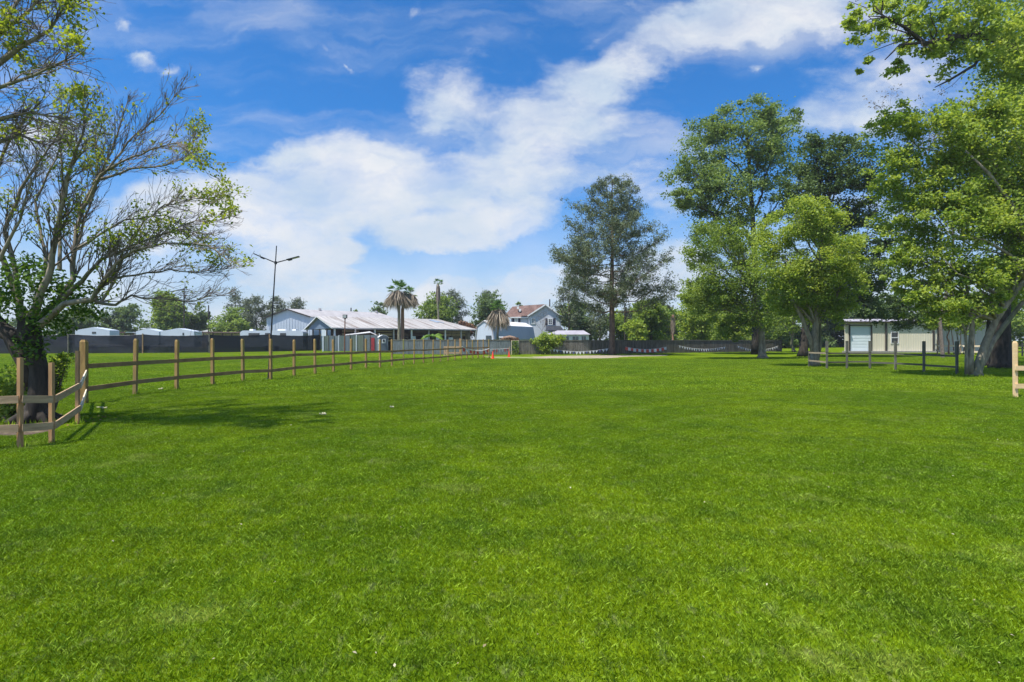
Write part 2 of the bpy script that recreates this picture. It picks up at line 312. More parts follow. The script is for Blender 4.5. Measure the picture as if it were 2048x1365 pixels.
def mesh_cloth():
    m, nt, N, L = new_mat('shade_cloth')
    out = N.new('ShaderNodeOutputMaterial'); b = N.new('ShaderNodeBsdfPrincipled'); b.inputs['Roughness'].default_value = .8; b.inputs['Specular IOR Level'].default_value = .2
    geo = N.new('ShaderNodeNewGeometry'); mp = N.new('ShaderNodeMapping'); mp.inputs['Scale'].default_value = (.25, .25, 2.2); L.new(geo.outputs['Position'], mp.inputs[0])
    n = N.new('ShaderNodeTexNoise'); n.inputs['Scale'].default_value = 1.1; n.inputs['Detail'].default_value = 5; L.new(mp.outputs[0], n.inputs['Vector'])
    cr = N.new('ShaderNodeMix'); cr.data_type = 'RGBA'; L.new(n.outputs[0], cr.inputs[0]); cr.inputs[6].default_value = (.010, .012, .020, 1); cr.inputs[7].default_value = (.028, .031, .045, 1)
    L.new(cr.outputs[2], b.inputs['Base Color'])
    t = N.new('ShaderNodeBsdfTransparent'); s = N.new('ShaderNodeMixShader'); s.inputs[0].default_value = .96
    L.new(t.outputs[0], s.inputs[1]); L.new(b.outputs[0], s.inputs[2]); L.new(s.outputs[0], out.inputs[0]); return m
M['cloth'] = mesh_cloth()
def chain_mat():
    m, nt, N, L = new_mat('chain_link')
    out = N.new('ShaderNodeOutputMaterial'); b = N.new('ShaderNodeBsdfPrincipled'); b.inputs['Roughness'].default_value = .5; b.inputs['Base Color'].default_value = (.35, .36, .36, 1)
    t = N.new('ShaderNodeBsdfTransparent'); s = N.new('ShaderNodeMixShader'); s.inputs[0].default_value = .25
    L.new(t.outputs[0], s.inputs[1]); L.new(b.outputs[0], s.inputs[2]); L.new(s.outputs[0], out.inputs[0]); return m
M['chain'] = chain_mat()

# grass colour: patches of the lawn's own hues by place
def grass_color(N, L, base_tint=1.0):
    geo = N.new('ShaderNodeNewGeometry')
    def nz(s, d, r=.55, st=None):
        n = N.new('ShaderNodeTexNoise'); n.inputs['Scale'].default_value = s; n.inputs['Detail'].default_value = d; n.inputs['Roughness'].default_value = r
        if st:
            mp = N.new('ShaderNodeMapping'); mp.inputs['Scale'].default_value = st; L.new(geo.outputs['Position'], mp.inputs[0]); L.new(mp.outputs[0], n.inputs['Vector'])
        else: L.new(geo.outputs['Position'], n.inputs['Vector'])
        return n.outputs[0]
    def mr(v, a, b, c=0, d=1):
        n = N.new('ShaderNodeMapRange'); n.inputs[1].default_value = a; n.inputs[2].default_value = b; n.inputs[3].default_value = c; n.inputs[4].default_value = d; L.new(v, n.inputs[0]); return n.outputs[0]
    def mix(f, a, b):
        n = N.new('ShaderNodeMix'); n.data_type = 'RGBA'; L.new(f, n.inputs[0])
        for i, v in ((6, a), (7, b)):
            if isinstance(v, tuple): n.inputs[i].default_value = (*v, 1)
            else: L.new(v, n.inputs[i])
        return n.outputs[2]
    c = mix(mr(nz(.22, 6, .7), .38, .62), GC[0], GC[1])
    c = mix(mr(nz(1.3, 6, .7), .50, .66, 0, .85), c, GC[2])
    c = mix(mr(nz(.8, 6, .7, (1, 1.3, 1)), .56, .70, 0, .8), c, GC[3])
    c = mix(mr(nz(9, 5, .75, (1, .6, 1)), .56, .70, 0, .6), c, GC[4])
    sc = N.new('ShaderNodeVectorMath'); sc.operation = 'SCALE'; L.new(c, sc.inputs[0]); L.new(mr(nz(.9, 7, .75), .3, .7, .80, 1.2), sc.inputs['Scale'])
    return sc.outputs[0]
GC = [(.078, .136, .005), (.128, .180, .005), (.058, .110, .009), (.185, .22, .045), (.23, .24, .10)]
def grass_mat(name, trans, mul):
    m, nt, N, L = new_mat(name); out = N.new('ShaderNodeOutputMaterial')
    c = grass_color(N, L)
    at = N.new('ShaderNodeAttribute'); at.attribute_name = 'tint'
    pl = N.new('ShaderNodeMapRange'); pl.inputs[1].default_value = .74; pl.inputs[2].default_value = .92; pl.inputs[4].default_value = .45; L.new(at.outputs['Fac'], pl.inputs[0])
    px_ = N.new('ShaderNodeMix'); px_.data_type = 'RGBA'; L.new(pl.outputs[0], px_.inputs[0]); L.new(c, px_.inputs[6]); px_.inputs[7].default_value = (.25, .33, .05, 1); c = px_.outputs[2]
    br = N.new('ShaderNodeMapRange'); br.inputs[3].default_value = .5*mul; br.inputs[4].default_value = 1.35*mul; L.new(at.outputs['Fac'], br.inputs[0])
    v = N.new('ShaderNodeVectorMath'); v.operation = 'SCALE'; L.new(c, v.inputs[0]); L.new(br.outputs[0], v.inputs['Scale'])
    d = N.new('ShaderNodeBsdfDiffuse'); t = N.new('ShaderNodeBsdfTranslucent'); L.new(v.outputs[0], d.inputs[0]); L.new(v.outputs[0], t.inputs[0])
    s = N.new('ShaderNodeMixShader'); s.inputs[0].default_value = trans; L.new(d.outputs[0], s.inputs[1]); L.new(t.outputs[0], s.inputs[2])
    L.new(s.outputs[0], out.inputs[0]); return m
M['grass'] = grass_mat('grass', .45, 2.08)
def ground_mat():
    m, nt, N, L = new_mat('lawn'); out = N.new('ShaderNodeOutputMaterial')
    c = grass_color(N, L); geo = N.new('ShaderNodeNewGeometry')
    n = N.new('ShaderNodeTexNoise'); n.inputs['Scale'].default_value = 22; n.inputs['Detail'].default_value = 4; L.new(geo.outputs['Position'], n.inputs['Vector'])
    br = N.new('ShaderNodeMapRange'); br.inputs[1].default_value = .3; br.inputs[2].default_value = .7; br.inputs[3].default_value = .6; br.inputs[4].default_value = 1.35; L.new(n.outputs[0], br.inputs[0])
    v = N.new('ShaderNodeVectorMath'); v.operation = 'SCALE'; L.new(c, v.inputs[0]); L.new(br.outputs[0], v.inputs['Scale'])
    d = N.new('ShaderNodeBsdfDiffuse'); L.new(v.outputs[0], d.inputs[0]); d.inputs['Roughness'].default_value = 1
    bp = N.new('ShaderNodeBump'); bp.inputs['Strength'].default_value = .6; bp.inputs['Distance'].default_value = .05; L.new(n.outputs[0], bp.inputs['Height']); L.new(bp.outputs[0], d.inputs['Normal'])
    L.new(d.outputs[0], out.inputs[0]); return m
M['lawn'] = ground_mat()

# ------------------------------------------------------------------ ground
def sheet(name, pts, z, mat, kind='structure'):
    b = MB(); b.add([(x, y, z) for x, y in pts], [tuple(range(len(pts)))]); o = b.build(name, mat); o['kind'] = kind; return o
sheet('lawn', [(-900, -60), (900, -60), (900, 1500), (-900, 1500)], 0, M['lawn'])
rng = np.random.default_rng(5)
def ragged(pts, n, amp):
    out = []
    for i in range(len(pts)):
        a, b = Vector(pts[i]), Vector(pts[(i+1) % len(pts)])
        for k in range(n):
            t = k/n; p = a.lerp(b, t); out.append((p.x+rng.normal()*amp, p.y+rng.normal()*amp*.8))
    return out
M['dirt'] = surf('dirt', (.36, .30, .22), (.27, .22, .15), .95, 2.5, c3=(.14, .16, .05), s3=.9, lo3=.55, hi3=.72)
pa = [tuple(G(x, y)[:2]) for x, y in ((1062, 718.5), (1130, 719), (1215, 717), (1262, 713.8), (1335, 712.2), (1335, 710.4), (1225, 710.8), (1100, 712.5), (1050, 714.5))]
sheet('dirt_path', ragged(pa, 5, .18), .006, M['dirt'])
pb = [tuple(G(x, y)[:2]) for x, y in ((985, 717.4), (1062, 717.2), (1075, 714.6), (1010, 713.8), (960, 713.6))]
sheet('worn_ground', ragged(pb, 5, .2), .010, surf('worn', (.24, .25, .10), (.16, .20, .05), .95, 2))
sheet('bare_soil', ragged([tuple(G(x, y)[:2]) for x, y in ((-80, 868), (40, 880), (110, 862), (135, 838), (120, 818), (20, 812), (-80, 815))], 4, .05), .008, M['soil'])

def grass_object(name, patch, nbl, hgt, wid, points, seed, lean=.5):
    r = np.random.default_rng(seed)
    x = (r.random(nbl)-.5)*patch*1.06; y = (r.random(nbl)-.5)*patch*1.06; a = r.random(nbl)*6.283
    clump = np.array([mnoise.noise(Vector((px*3/patch*1.5, py*3/patch*1.5, seed))) for px, py in zip(x, y)])
    h = hgt*(.55+.65*r.random(nbl))*(1+.35*clump); w = wid*(.6+.8*r.random(nbl))
    lx = r.normal(0, lean, nbl)*h; ly = r.normal(0, lean, nbl)*h
    ca, sa = np.cos(a)*w/2, np.sin(a)*w/2
    v = np.empty((nbl, 4, 3), np.float32)
    v[:, 0] = np.stack([x-ca, y-sa, np.zeros(nbl)], 1); v[:, 1] = np.stack([x+ca, y+sa, np.zeros(nbl)], 1)
    v[:, 2] = np.stack([x+ca*.8+lx*.35, y+sa*.8+ly*.35, h*.62], 1); v[:, 3] = np.stack([x+lx, y+ly, h], 1)
    npt = len(points)
    allv = np.concatenate([np.array(points, np.float32)[:, :3].reshape(-1, 3), v.reshape(-1, 3)])
    me = bpy.data.meshes.new(name); me.vertices.add(len(allv)); me.vertices.foreach_set('co', allv.ravel())
    idx = (np.arange(nbl)[:, None]*4+npt+np.array([[0, 1, 2, 0, 2, 3]])).ravel()
    me.loops.add(len(idx)); me.loops.foreach_set('vertex_index', idx); me.polygons.add(nbl*2)
    me.polygons.foreach_set('loop_start', np.arange(nbl*2)*3); me.polygons.foreach_set('loop_total', np.full(nbl*2, 3))
    me.update(calc_edges=True)
    ti = me.attributes.new('tint', 'FLOAT', 'POINT'); ti.data.foreach_set('value', np.concatenate([np.zeros(npt), np.repeat(r.random(nbl), 4)]).astype(np.float32))
    pt = me.attributes.new('ispt', 'FLOAT', 'POINT'); pt.data.foreach_set('value', np.concatenate([np.ones(npt), np.zeros(nbl*4)]).astype(np.float32))
    rt = me.attributes.new('rot', 'FLOAT', 'POINT'); rt.data.foreach_set('value', np.concatenate([r.integers(0, 4, npt)*math.pi/2, np.zeros(nbl*4)]).astype(np.float32))
    me.materials.append(M['grass'])
    o = bpy.data.objects.new(name, me); COL.objects.link(o)
    ng = bpy.data.node_groups.new(name+'_spread', 'GeometryNodeTree')
    ng.interface.new_socket('Geometry', in_out='INPUT', socket_type='NodeSocketGeometry'); ng.interface.new_socket('Geometry', in_out='OUTPUT', socket_type='NodeSocketGeometry')
    N = ng.nodes; L = ng.links; gi = N.new('NodeGroupInput'); go = N.new('NodeGroupOutput')
    na = N.new('GeometryNodeInputNamedAttribute'); na.data_type = 'FLOAT'; na.inputs['Name'].default_value = 'ispt'
    cp = N.new('FunctionNodeCompare'); cp.data_type = 'FLOAT'; cp.operation = 'GREATER_THAN'; L.new(na.outputs[0], cp.inputs[0]); cp.inputs[1].default_value = .5
    se = N.new('GeometryNodeSeparateGeometry'); L.new(gi.outputs[0], se.inputs[0]); L.new(cp.outputs[0], se.inputs[1])
    nr = N.new('GeometryNodeInputNamedAttribute'); nr.data_type = 'FLOAT'; nr.inputs['Name'].default_value = 'rot'
    cx = N.new('ShaderNodeCombineXYZ'); L.new(nr.outputs[0], cx.inputs[2])
    ip = N.new('GeometryNodeInstanceOnPoints'); L.new(se.outputs[0], ip.inputs['Points']); L.new(se.outputs[1], ip.inputs['Instance']); L.new(cx.outputs[0], ip.inputs['Rotation'])
    L.new(ip.outputs[0], go.inputs[0])
    md = o.modifiers.new('spread', 'NODES'); md.node_group = ng
    o['kind'] = 'stuff'; return o
ptsA = []
for j in range(1, 19):
    for i in range(-22, 23):
        if abs(i) <= .95*j+3 and not (i <= -9 and 10 <= j <= 12 and i >= -11): ptsA.append((i, j+.5, 0))
gA = grass_object('grass', 1.0, 11000, .029, .0034, ptsA, 3)
gA['label'] = 'short bright green mown grass covering the near lawn'
ptsB = []
for j in range(0, 9):
    y = 21+4*j
    for i in range(-16, 17):
        x = i*4
        if abs(x) < .98*y+6 and not (y > 49 and -6 < x < 22): ptsB.append((x, y, 0))
gB = grass_object('grass', 4.0, 22000, .042, .011, ptsB, 7)
gB['label'] = 'short green grass covering the far half of the lawn'

# ------------------------------------------------------------------ foliage
def leaves(name, centers, size, mat, parent, seed, aspect=.62, up=.3, droop=0, tint=None):
    r = np.random.default_rng(seed); n = len(centers)
    if n == 0: return None
    c = np.asarray(centers, np.float64)
    nrm = r.normal(size=(n, 3)); nrm[:, 2] = np.abs(nrm[:, 2])+up; nrm /= np.linalg.norm(nrm, axis=1)[:, None]
    t = r.normal(size=(n, 3)); t -= nrm*(t*nrm).sum(1)[:, None]; t /= np.linalg.norm(t, axis=1)[:, None]+1e-9
    t[:, 2] -= droop; t /= np.linalg.norm(t, axis=1)[:, None]
    b = np.cross(nrm, t); b /= np.linalg.norm(b, axis=1)[:, None]+1e-9
    s = (size*(.6+.8*r.random(n)))[:, None]
    v = np.empty((n, 4, 3)); v[:, 0] = c-t*s*.5; v[:, 1] = c+b*s*aspect*.5+nrm*s*.08-t*s*.05; v[:, 2] = c+t*s*.5-nrm*s*.1; v[:, 3] = c-b*s*aspect*.5+nrm*s*.08-t*s*.05
    off = np.array(abs_loc(parent)) if parent is not None else 0
    v = (v-off).reshape(-1, 3).astype(np.float32)
    me = bpy.data.meshes.new(name); me.vertices.add(n*4); me.vertices.foreach_set('co', v.ravel())
    me.loops.add(n*4); me.loops.foreach_set('vertex_index', np.arange(n*4)); me.polygons.add(n)
    me.polygons.foreach_set('loop_start', np.arange(n)*4); me.polygons.foreach_set('loop_total', np.full(n, 4)); me.update(calc_edges=True)
    if tint is None: tint = r.random(n)
    ti = me.attributes.new('tint', 'FLOAT', 'POINT'); ti.data.foreach_set('value', np.repeat(np.clip(tint, 0, 1), 4).astype(np.float32))
    me.materials.append(mat); o = bpy.data.objects.new(name, me); COL.objects.link(o); o.parent = parent; return o
def strips(name, segs, mat, parent, seed):
    """segs: (p0,p1,width) narrow ribbons; slight fold gives them body"""
    r = np.random.default_rng(seed); V = []; Fc = []; T = []
    off = abs_loc(parent) if parent is not None else Vector()
    for (a, b, w) in segs:
        a, b = Vector(a), Vector(b); d = (b-a); s = d.cross(Vector(r.normal(size=3).tolist())); s = s.normalized()*w/2 if s.length > 1e-6 else Vector((w/2, 0, 0))
        n = len(V); V += [a-s*.6-off, a+s*.6-off, a.lerp(b, .5)+s-off, b-off, a.lerp(b, .5)-s-off]; Fc.append((n, n+1, n+2, n+3, n+4)); T += [float(r.random())]*5
    me = bpy.data.meshes.new(name); me.from_pydata([tuple(v) for v in V], [], Fc); ti = me.attributes.new('tint', 'FLOAT', 'POINT'); ti.data.foreach_set('value', T)
    me.materials.append(mat); o = bpy.data.objects.new(name, me); COL.objects.link(o); o.parent = parent; return o
def curve_pts(a, b, n, sag, rr, wig):
    a, b = Vector(a), Vector(b); L = (b-a).length; out = []
    for i in range(n+1):
        t = i/n; p = a.lerp(b, t); k = math.sin(math.pi*t)
        p.z += sag*k*L
        if 0 < i < n: p += Vector([rr.gauss(0, wig*L) for _ in range(3)])
        out.append(p)
    return out
def lobes_from_px(lst, D, depth=.9):
    rr = random.Random(len(lst)*7+int(D)); out = []
    for l in lst:
        x, y, rx, ry = l[:4]; dy = l[4] if len(l) > 4 else rr.uniform(-.35, .35)*rx/F*D*1.6
        DD = D+dy; c = P(x, y, DD); out.append((c.x, c.y, c.z, rx/F*DD, depth*(rx+ry)/2/F*DD, ry/F*DD))
    return out
def tree(name, label, base, lobes, nclus, nleaf, size, lm, bm, r0, seed, group=None, trunk=None, cr=.16, cat='tree', limbs=True, trunk_top=None, flare=1.5, hollow=.45):
    rr = random.Random(seed); r = np.random.default_rng(seed); base = Vector(base)
    root = empty(name, base, label, cat, group)
    cen = np.array([l[:3] for l in lobes]); mid = Vector(cen.mean(0).tolist())
    top = Vector(trunk_top) if trunk_top else Vector((mid.x, mid.y, max(mid.z, base.z+1)))
    tp = [Vector(p) for p in trunk] if trunk else curve_pts(base, top, 7, 0, rr, .015)
    n = len(tp); rad = [r0*(1-.72*i/(n-1)) for i in range(n)]
    t = MB(); pts = [tp[0], tp[0].lerp(tp[1], .25)]+tp[1:]; rads = [rad[0]*flare, rad[0]*1.05]+rad[1:]
    t.tube(pts, rads, 12); tr = t.build('trunk', bm, root, True)
    br = MB(); cl = []; vol = np.array([l[3]*l[4]*l[5] for l in lobes])**.7; share = vol/vol.sum()
    for li, (lx, ly, lz, rx, ry, rz) in enumerate(lobes):
        c = Vector((lx, ly, lz)); k = rr.uniform(.35, .95)
        # start on the trunk below the lobe
        zt = min(max(c.z-abs((c-mid).length)*.6-rz*.6, base.z+(tp[-1].z-base.z)*.3), tp[-1].z)
        st = min(tp, key=lambda p: abs(p.z-zt)); i0 = tp.index(st)
        if limbs:
            lp = curve_pts(st, c, 5, .06, rr, .03); r1 = rad[i0]*.55; br.tube(lp, [r1*(1-.75*i/5) for i in range(6)], 6)
        else: lp = [st, c]; r1 = rad[i0]*.5
        m = max(3, int(nclus*share[li]))
        for _ in range(m):
            for _try in range(4):
                d = r.normal(size=3); d /= np.linalg.norm(d); u = hollow+(1-hollow)*r.random()**.6
                u *= 1+.55*mnoise.noise(Vector((d*2.1).tolist())+Vector((li*7.3, seed, 0)))+(.22 if r.random() < .12 else 0)
                q = np.array((lx, ly, lz))+d*np.array((rx, ry, rz))*u
                g = 1.5/(rx+rz)
                if mnoise.noise(Vector((q*g).tolist())+Vector((seed, 0, 3))) < .18: break
            cl.append((q, rx, ry, rz))
            if limbs and r.random() < .45:
                s = lp[rr.randint(2, len(lp)-1)]
                br.tube(curve_pts(s, Vector(q.tolist()), 3, .04, rr, .04), [r1*.22, r1*.16, r1*.1, r1*.04], 3, False)
    if br.v: br.build('branches', bm, root, True)
    per = max(1, nleaf//len(cl)); allc = []; tint = []
    for (q, rx, ry, rz) in cl:
        k = int(per*r.uniform(.5, 1.5))+1
        s = cr*(rx+ry+rz)/3*r.uniform(.6, 1.3)*1.2
        pts = q+r.normal(size=(k, 3))*np.array((s, s, s*.6)); allc.append(pts); tt = r.normal(.5, .18); tint.append(np.clip(r.normal(tt, .2, k), 0, 1))
    allc = np.concatenate(allc); tint = np.concatenate(tint); ok = allc[:, 2] > .25
    leaves('crown', allc[ok], size, M[lm], root, seed+1, tint=tint[ok])
    return root
def auto_lobes(x0, x1, y0, y1, D, n, seed, shape='round'):
    rr = random.Random(seed); out = []; w = x1-x0; h = y1-y0
    for i in range(n):
        a = rr.uniform(0, 6.28); u = rr.random()**.5*.62
        cx = (x0+x1)/2+math.cos(a)*u*w/2; cy = (y0+y1)/2+math.sin(a)*u*h/2
        out.append((cx, cy, w*rr.uniform(.18, .30), h*rr.uniform(.18, .28)))
    out.append(((x0+x1)/2, y0+h*.24, w*.26, h*.24))
    return lobes_from_px(out, D)

# ---- the tall pine
def pine(name, label, base, H, hw, nw, r0, size, ncl, seed, mat='needle', group=None, lean=0, zc=.18, per=16, bark='bark_pine'):
    """hw(t): half width of the crown at height fraction t"""
    rr = random.Random(seed); r = np.random.default_rng(seed); base = Vector(base)
    root = empty(name, base, label, 'pine tree', group)
    tp = [base+Vector((lean*t+rr.gauss(0, .0015)*H, rr.gauss(0, .0015)*H, H*t)) for t in [i/12 for i in range(13)]]; tp[0] = base.copy()
    rad = [r0*(1-.93*(i/12)**1.1) for i in range(13)]
    t = MB(); t.tube([tp[0], tp[0].lerp(tp[1], .3)]+tp[1:], [rad[0]*1.45, rad[0]*1.05]+rad[1:], 12); t.build('trunk', M[bark], root, True)
    br = MB(); cl = []
    for k in range(nw):
        f = zc+(1-zc)*((k+rr.random()*.6)/nw); a = k*2.4+rr.uniform(-.5, .5); i = min(int(f*12), 11); st = tp[i].lerp(tp[i+1], f*12-i)
        side = math.cos(a); w = hw(f, side)*rr.uniform(.72, 1.05); rise = rr.uniform(.12, .55)*(.55+f*.6)
        d = Vector((math.cos(a), math.sin(a), 0)); e = st+d*w+Vector((0, 0, w*rise))
        pts = [st]
        for j in range(1, 6):
            u = j/5; p = st+d*w*u+Vector((0, 0, w*rise*(u**1.6)-.07*w*math.sin(math.pi*u))); p += Vector([rr.gauss(0, .02*w) for _ in range(3)]); pts.append(p)
        rb = max(.03, r0*.30*(1-f*.8)); br.tube(pts, [rb*(1-.8*j/5) for j in range(6)], 5)
        ns = max(4, int(ncl*w/nw/3.2))
        for s in range(ns):
            u = rr.uniform(.30, 1.0); j = min(int(u*5), 4); p = pts[j].lerp(pts[j+1], u*5-j)
            ang = rr.choice((-1, 1))*rr.uniform(.3, 1.2); dd = Vector((math.cos(a+ang), math.sin(a+ang), rr.uniform(-.2, 1.25)))
            L = w*rr.uniform(.08, .32)*(1.25-.6*u)+.25; q = p+dd*L
            if s % 2 == 0: br.tube([p, p.lerp(q, .5)+Vector((0, 0, -.03*L)), q], [rb*.3, rb*.2, rb*.1], 3, False)
            cl.append(q); cl.append(p+dd*L*.6+Vector((0, 0, .1)))
    br.build('branches', M[bark], root, True)
    cl = np.array([tuple(q) for q in cl]); n = len(cl); c = np.repeat(cl, per, 0)+r.normal(size=(n*per, 3))*np.array((size*.75, size*.75, size*.6))
    tt = np.repeat(r.normal(.5, .2, n), per)+r.normal(0, .15, n*per)
    leaves('crown', c, size, M[mat], root, seed+2, aspect=.28, up=0, tint=tt)
    return root

pb_ = G(1224, 710.5)
def hwp(t, s):
    xs = [.16, .22, .30, .36, .42, .50, .60, .70, .80, .90, 1.0]
    lf = [4.2, 5.8, 5.6, 6.4, 6.6, 6.9, 5.2, 4.8, 3.9, 2.5, .5]; rt = [7.0, 6.6, 6.0, 5.4, 6.4, 6.4, 5.4, 4.5, 3.6, 2.4, .5]
    return float(np.interp(t, xs, rt if s > 0 else lf))
pine('tall_pine_tree', 'tallest pine, its lone straight trunk in front of the grey board fence', pb_, 19.6, hwp, 60, .36, .26, 1350, 12, zc=.24, per=14)

# ---- trees standing on the lawn, right half
def px_base(x, y): return G(x, y)
# tall cottonwoods
A = G(1512, 709.5); DA = A.y
tree('cottonwood_tree', 'tallest broadleaf tree, blue-green rounded crown left of the tall dark crown', A,
     lobes_from_px([(1500, 265, 70, 62), (1430, 300, 62, 60), (1385, 345, 50, 55), (1560, 260, 40, 55), (1540, 330, 55, 60), (1465, 370, 65, 60), (1400, 400, 48, 45), (1510, 225, 45, 32), (1445, 245, 35, 35), (1470, 430, 45, 40), (1560, 400, 38, 45), (1370, 390, 34, 34), (1430, 470, 50, 40)], DA),
     480, 42000, .27, 'leaf_cotton', M['bark_dark'], .4, 21, cr=.13, trunk=[A, P(1511, 600, DA), P(1509, 500, DA), P(1505, 430, DA), P(1500, 360, DA), P(1497, 300, DA), P(1492, 250, DA)], hollow=.3)
B = G(1606, 714.5); DB = B.y
tree('cottonwood_tree', 'tall dark green broadleaf tree with a thick dark trunk, left of the cream metal building', B,
     lobes_from_px([(1640, 330, 55, 60), (1700, 320, 55, 60), (1600, 370, 45, 55), (1660, 400, 70, 60), (1725, 400, 45, 60), (1700, 470, 60, 55), (1640, 480, 55, 50), (1735, 520, 40, 60), (1690, 560, 65, 55), (1620, 560, 50, 50), (1720, 600, 45, 35), (1655, 610, 50, 30), (1750, 560, 34, 40), (1755, 470, 28, 45), (1745, 620, 30, 28), (1690, 285, 35, 25), (1625, 285, 30, 22)], DB),
     480, 44000, .25, 'leaf_dark', M['bark_dark'], .40, 22, cr=.14, trunk=[B, P(1610, 660, DB), P(1622, 580, DB), P(1640, 500, DB), P(1655, 420, DB), P(1665, 340, DB)], hollow=.3)
Dt = G(1525, 718)
tree('broadleaf_tree', 'mid green bushy tree with a flared grey trunk before the board fence end', Dt,
     lobes_from_px([(1440, 480, 55, 45), (1500, 500, 45, 50), (1400, 500, 38, 40), (1420, 560, 50, 50), (1480, 570, 60, 55), (1540, 560, 45, 50), (1430, 620, 50, 45), (1500, 620, 55, 40), (1390, 585, 30, 30), (1550, 610, 40, 35), (1465, 655, 40, 25)], Dt.y),
     460, 38000, .18, 'leaf_mid', M['bark_grey'], .30, 23, cr=.15, trunk=[Dt, P(1524, 680, Dt.y), P(1522, 640, Dt.y), P(1510, 590, Dt.y), P(1495, 540, Dt.y), P(1480, 490, Dt.y)], flare=1.9)
Ct = G(1629, 733.5); DC = Ct.y
ct = tree('broadleaf_tree', 'light green round-topped tree forking above the left end of the low grey rail fence', Ct,
     lobes_from_px([(1590, 440, 55, 45), (1640, 450, 50, 45), (1550, 470, 40, 40), (1570, 520, 55, 50), (1640, 520, 60, 50), (1690, 500, 35, 45), (1600, 580, 65, 45), (1670, 580, 50, 45), (1700, 560, 35, 40), (1560, 590, 35, 35), (1640, 420, 35, 28), (1600, 625, 50, 28), (1675, 625, 40, 25)], DC),
     460, 44000, .145, 'leaf_light', M['bark_grey'], .27, 24, cr=.15, trunk=[Ct, P(1629, 690, DC), P(1632, 650, DC), P(1636, 600, DC), P(1640, 540, DC), P(1645, 480, DC)])
b = MB(); b.tube([P(1628, 715, DC), P(1621, 680, DC-.1), P(1606, 640, DC-.2), P(1585, 600, DC-.3), P(1570, 560, DC)], [.16, .14, .12, .09, .06], 8); b.tube([P(1634, 725, DC), P(1641, 690, DC+.1), P(1640, 640, DC+.3), P(1655, 590, DC+.5)], [.12, .1, .08, .05], 7)
b.build('side_stem', M['bark_grey'], ct, True)
b2 = G(1588, 704.5)
tree('broadleaf_tree', 'thin-trunked tree standing beyond the right end of the board fence', b2,
     lobes_from_px([(1570, 600, 35, 40), (1600, 570, 35, 40), (1585, 640, 40, 25), (1560, 640, 30, 22)], b2.y), 120, 6000, .3, 'leaf_mid', M['bark_grey'], .22, 25, trunk_top=P(1583, 590, b2.y))
# leaning multi stemmed tree, far right
Ft = G(1950, 753); DF = Ft.y
ft = tree('leaning_tree', 'bright green tree with several grey stems leaning right, beside the weathered fence', Ft,
     lobes_from_px([(1800, 260, 60, 45), (1870, 280, 70, 55), (1960, 270, 80, 60), (1770, 330, 38, 45), (1830, 360, 70, 55), (1930, 370, 85, 60), (2030, 340, 80, 70), (1800, 430, 52, 45), (1880, 450, 80, 55), (1980, 450, 80, 60), (2070, 450, 80, 80), (1790, 500, 40, 38), (1850, 530, 70, 50), (1940, 540, 80, 50), (2040, 550, 80, 50), (1830, 580, 48, 35), (1890, 610, 55, 38), (1960, 600, 50, 28), (1850, 625, 30, 22), (1915, 640, 32, 22), (2110, 330, 90, 90), (2120, 530, 80, 70), (1795, 560, 32, 22), (1880, 230, 40, 25), (1990, 225, 70, 40), (2050, 240, 60, 60), (1930, 330, 60, 40), (2030, 440, 70, 50), (1900, 400, 60, 45)], DF, 1.1),
     1150, 92000, .145, 'leaf_light', M['bark_grey'], .20, 26, cr=.14,
     trunk=[Ft+Vector((.05, 0, 0)), P(1962, 715, DF), P(1972, 685, DF), P(1992, 640, DF), P(2020, 600, DF), P(2050, 560, DF), P(2070, 480, DF), P(2075, 400, DF)], flare=1.7, hollow=.25)
b = MB()
b.tube([Ft+Vector((-.2, .05, 0)), P(1941, 715, DF), P(1943, 680, DF+.1), P(1945, 650, DF+.1), P(1938, 620, DF+.2), P(1935, 580, DF+.4), P(1920, 520, DF+.6)], [.17, .13, .115, .10, .085, .06, .03], 9)
b.tube([Ft+Vector((-.38, .0, 0)), P(1933, 710, DF), P(1932, 680, DF-.1), P(1930, 665, DF-.1), P(1936, 655, DF-.1), P(1941, 640, DF-.1)], [.10, .07, .06, .055, .05, .04], 8)
b.tube([P(1932, 672, DF-.1), P(1926, 650, DF-.2), P(1918, 620, DF-.3), P(1900, 570, DF-.3)], [.05, .04, .03, .02], 6)
b.tube([Ft+Vector((.12, .2, 0)), P(1970, 718, DF+.3), P(1985, 685, DF+.4), P(2010, 650, DF+.5), P(2040, 612, DF+.7), P(2080, 570, DF+.9)], [.17, .125, .115, .105, .10, .08], 9)
b.tube([P(2010, 615, DF), P(1990, 585, DF-.3), P(1950, 560, DF-.8), P(1915, 548, DF-1.2), P(1890, 520, DF-1.4)], [.08, .065, .05, .03, .012], 7)
b.tube([P(2050, 560, DF), P(2020, 510, DF-.6), P(1970, 480, DF-1), P(1900, 470, DF-1.2)], [.09, .07, .045, .015], 7)
b.tube([P(2060, 520, DF), P(2030, 420, DF-.6), P(1980, 350, DF-1), P(1930, 300, DF-1.2)], [.13, .10, .07, .03], 7)
b.build('side_stem', M['bark_grey'], ft, True)
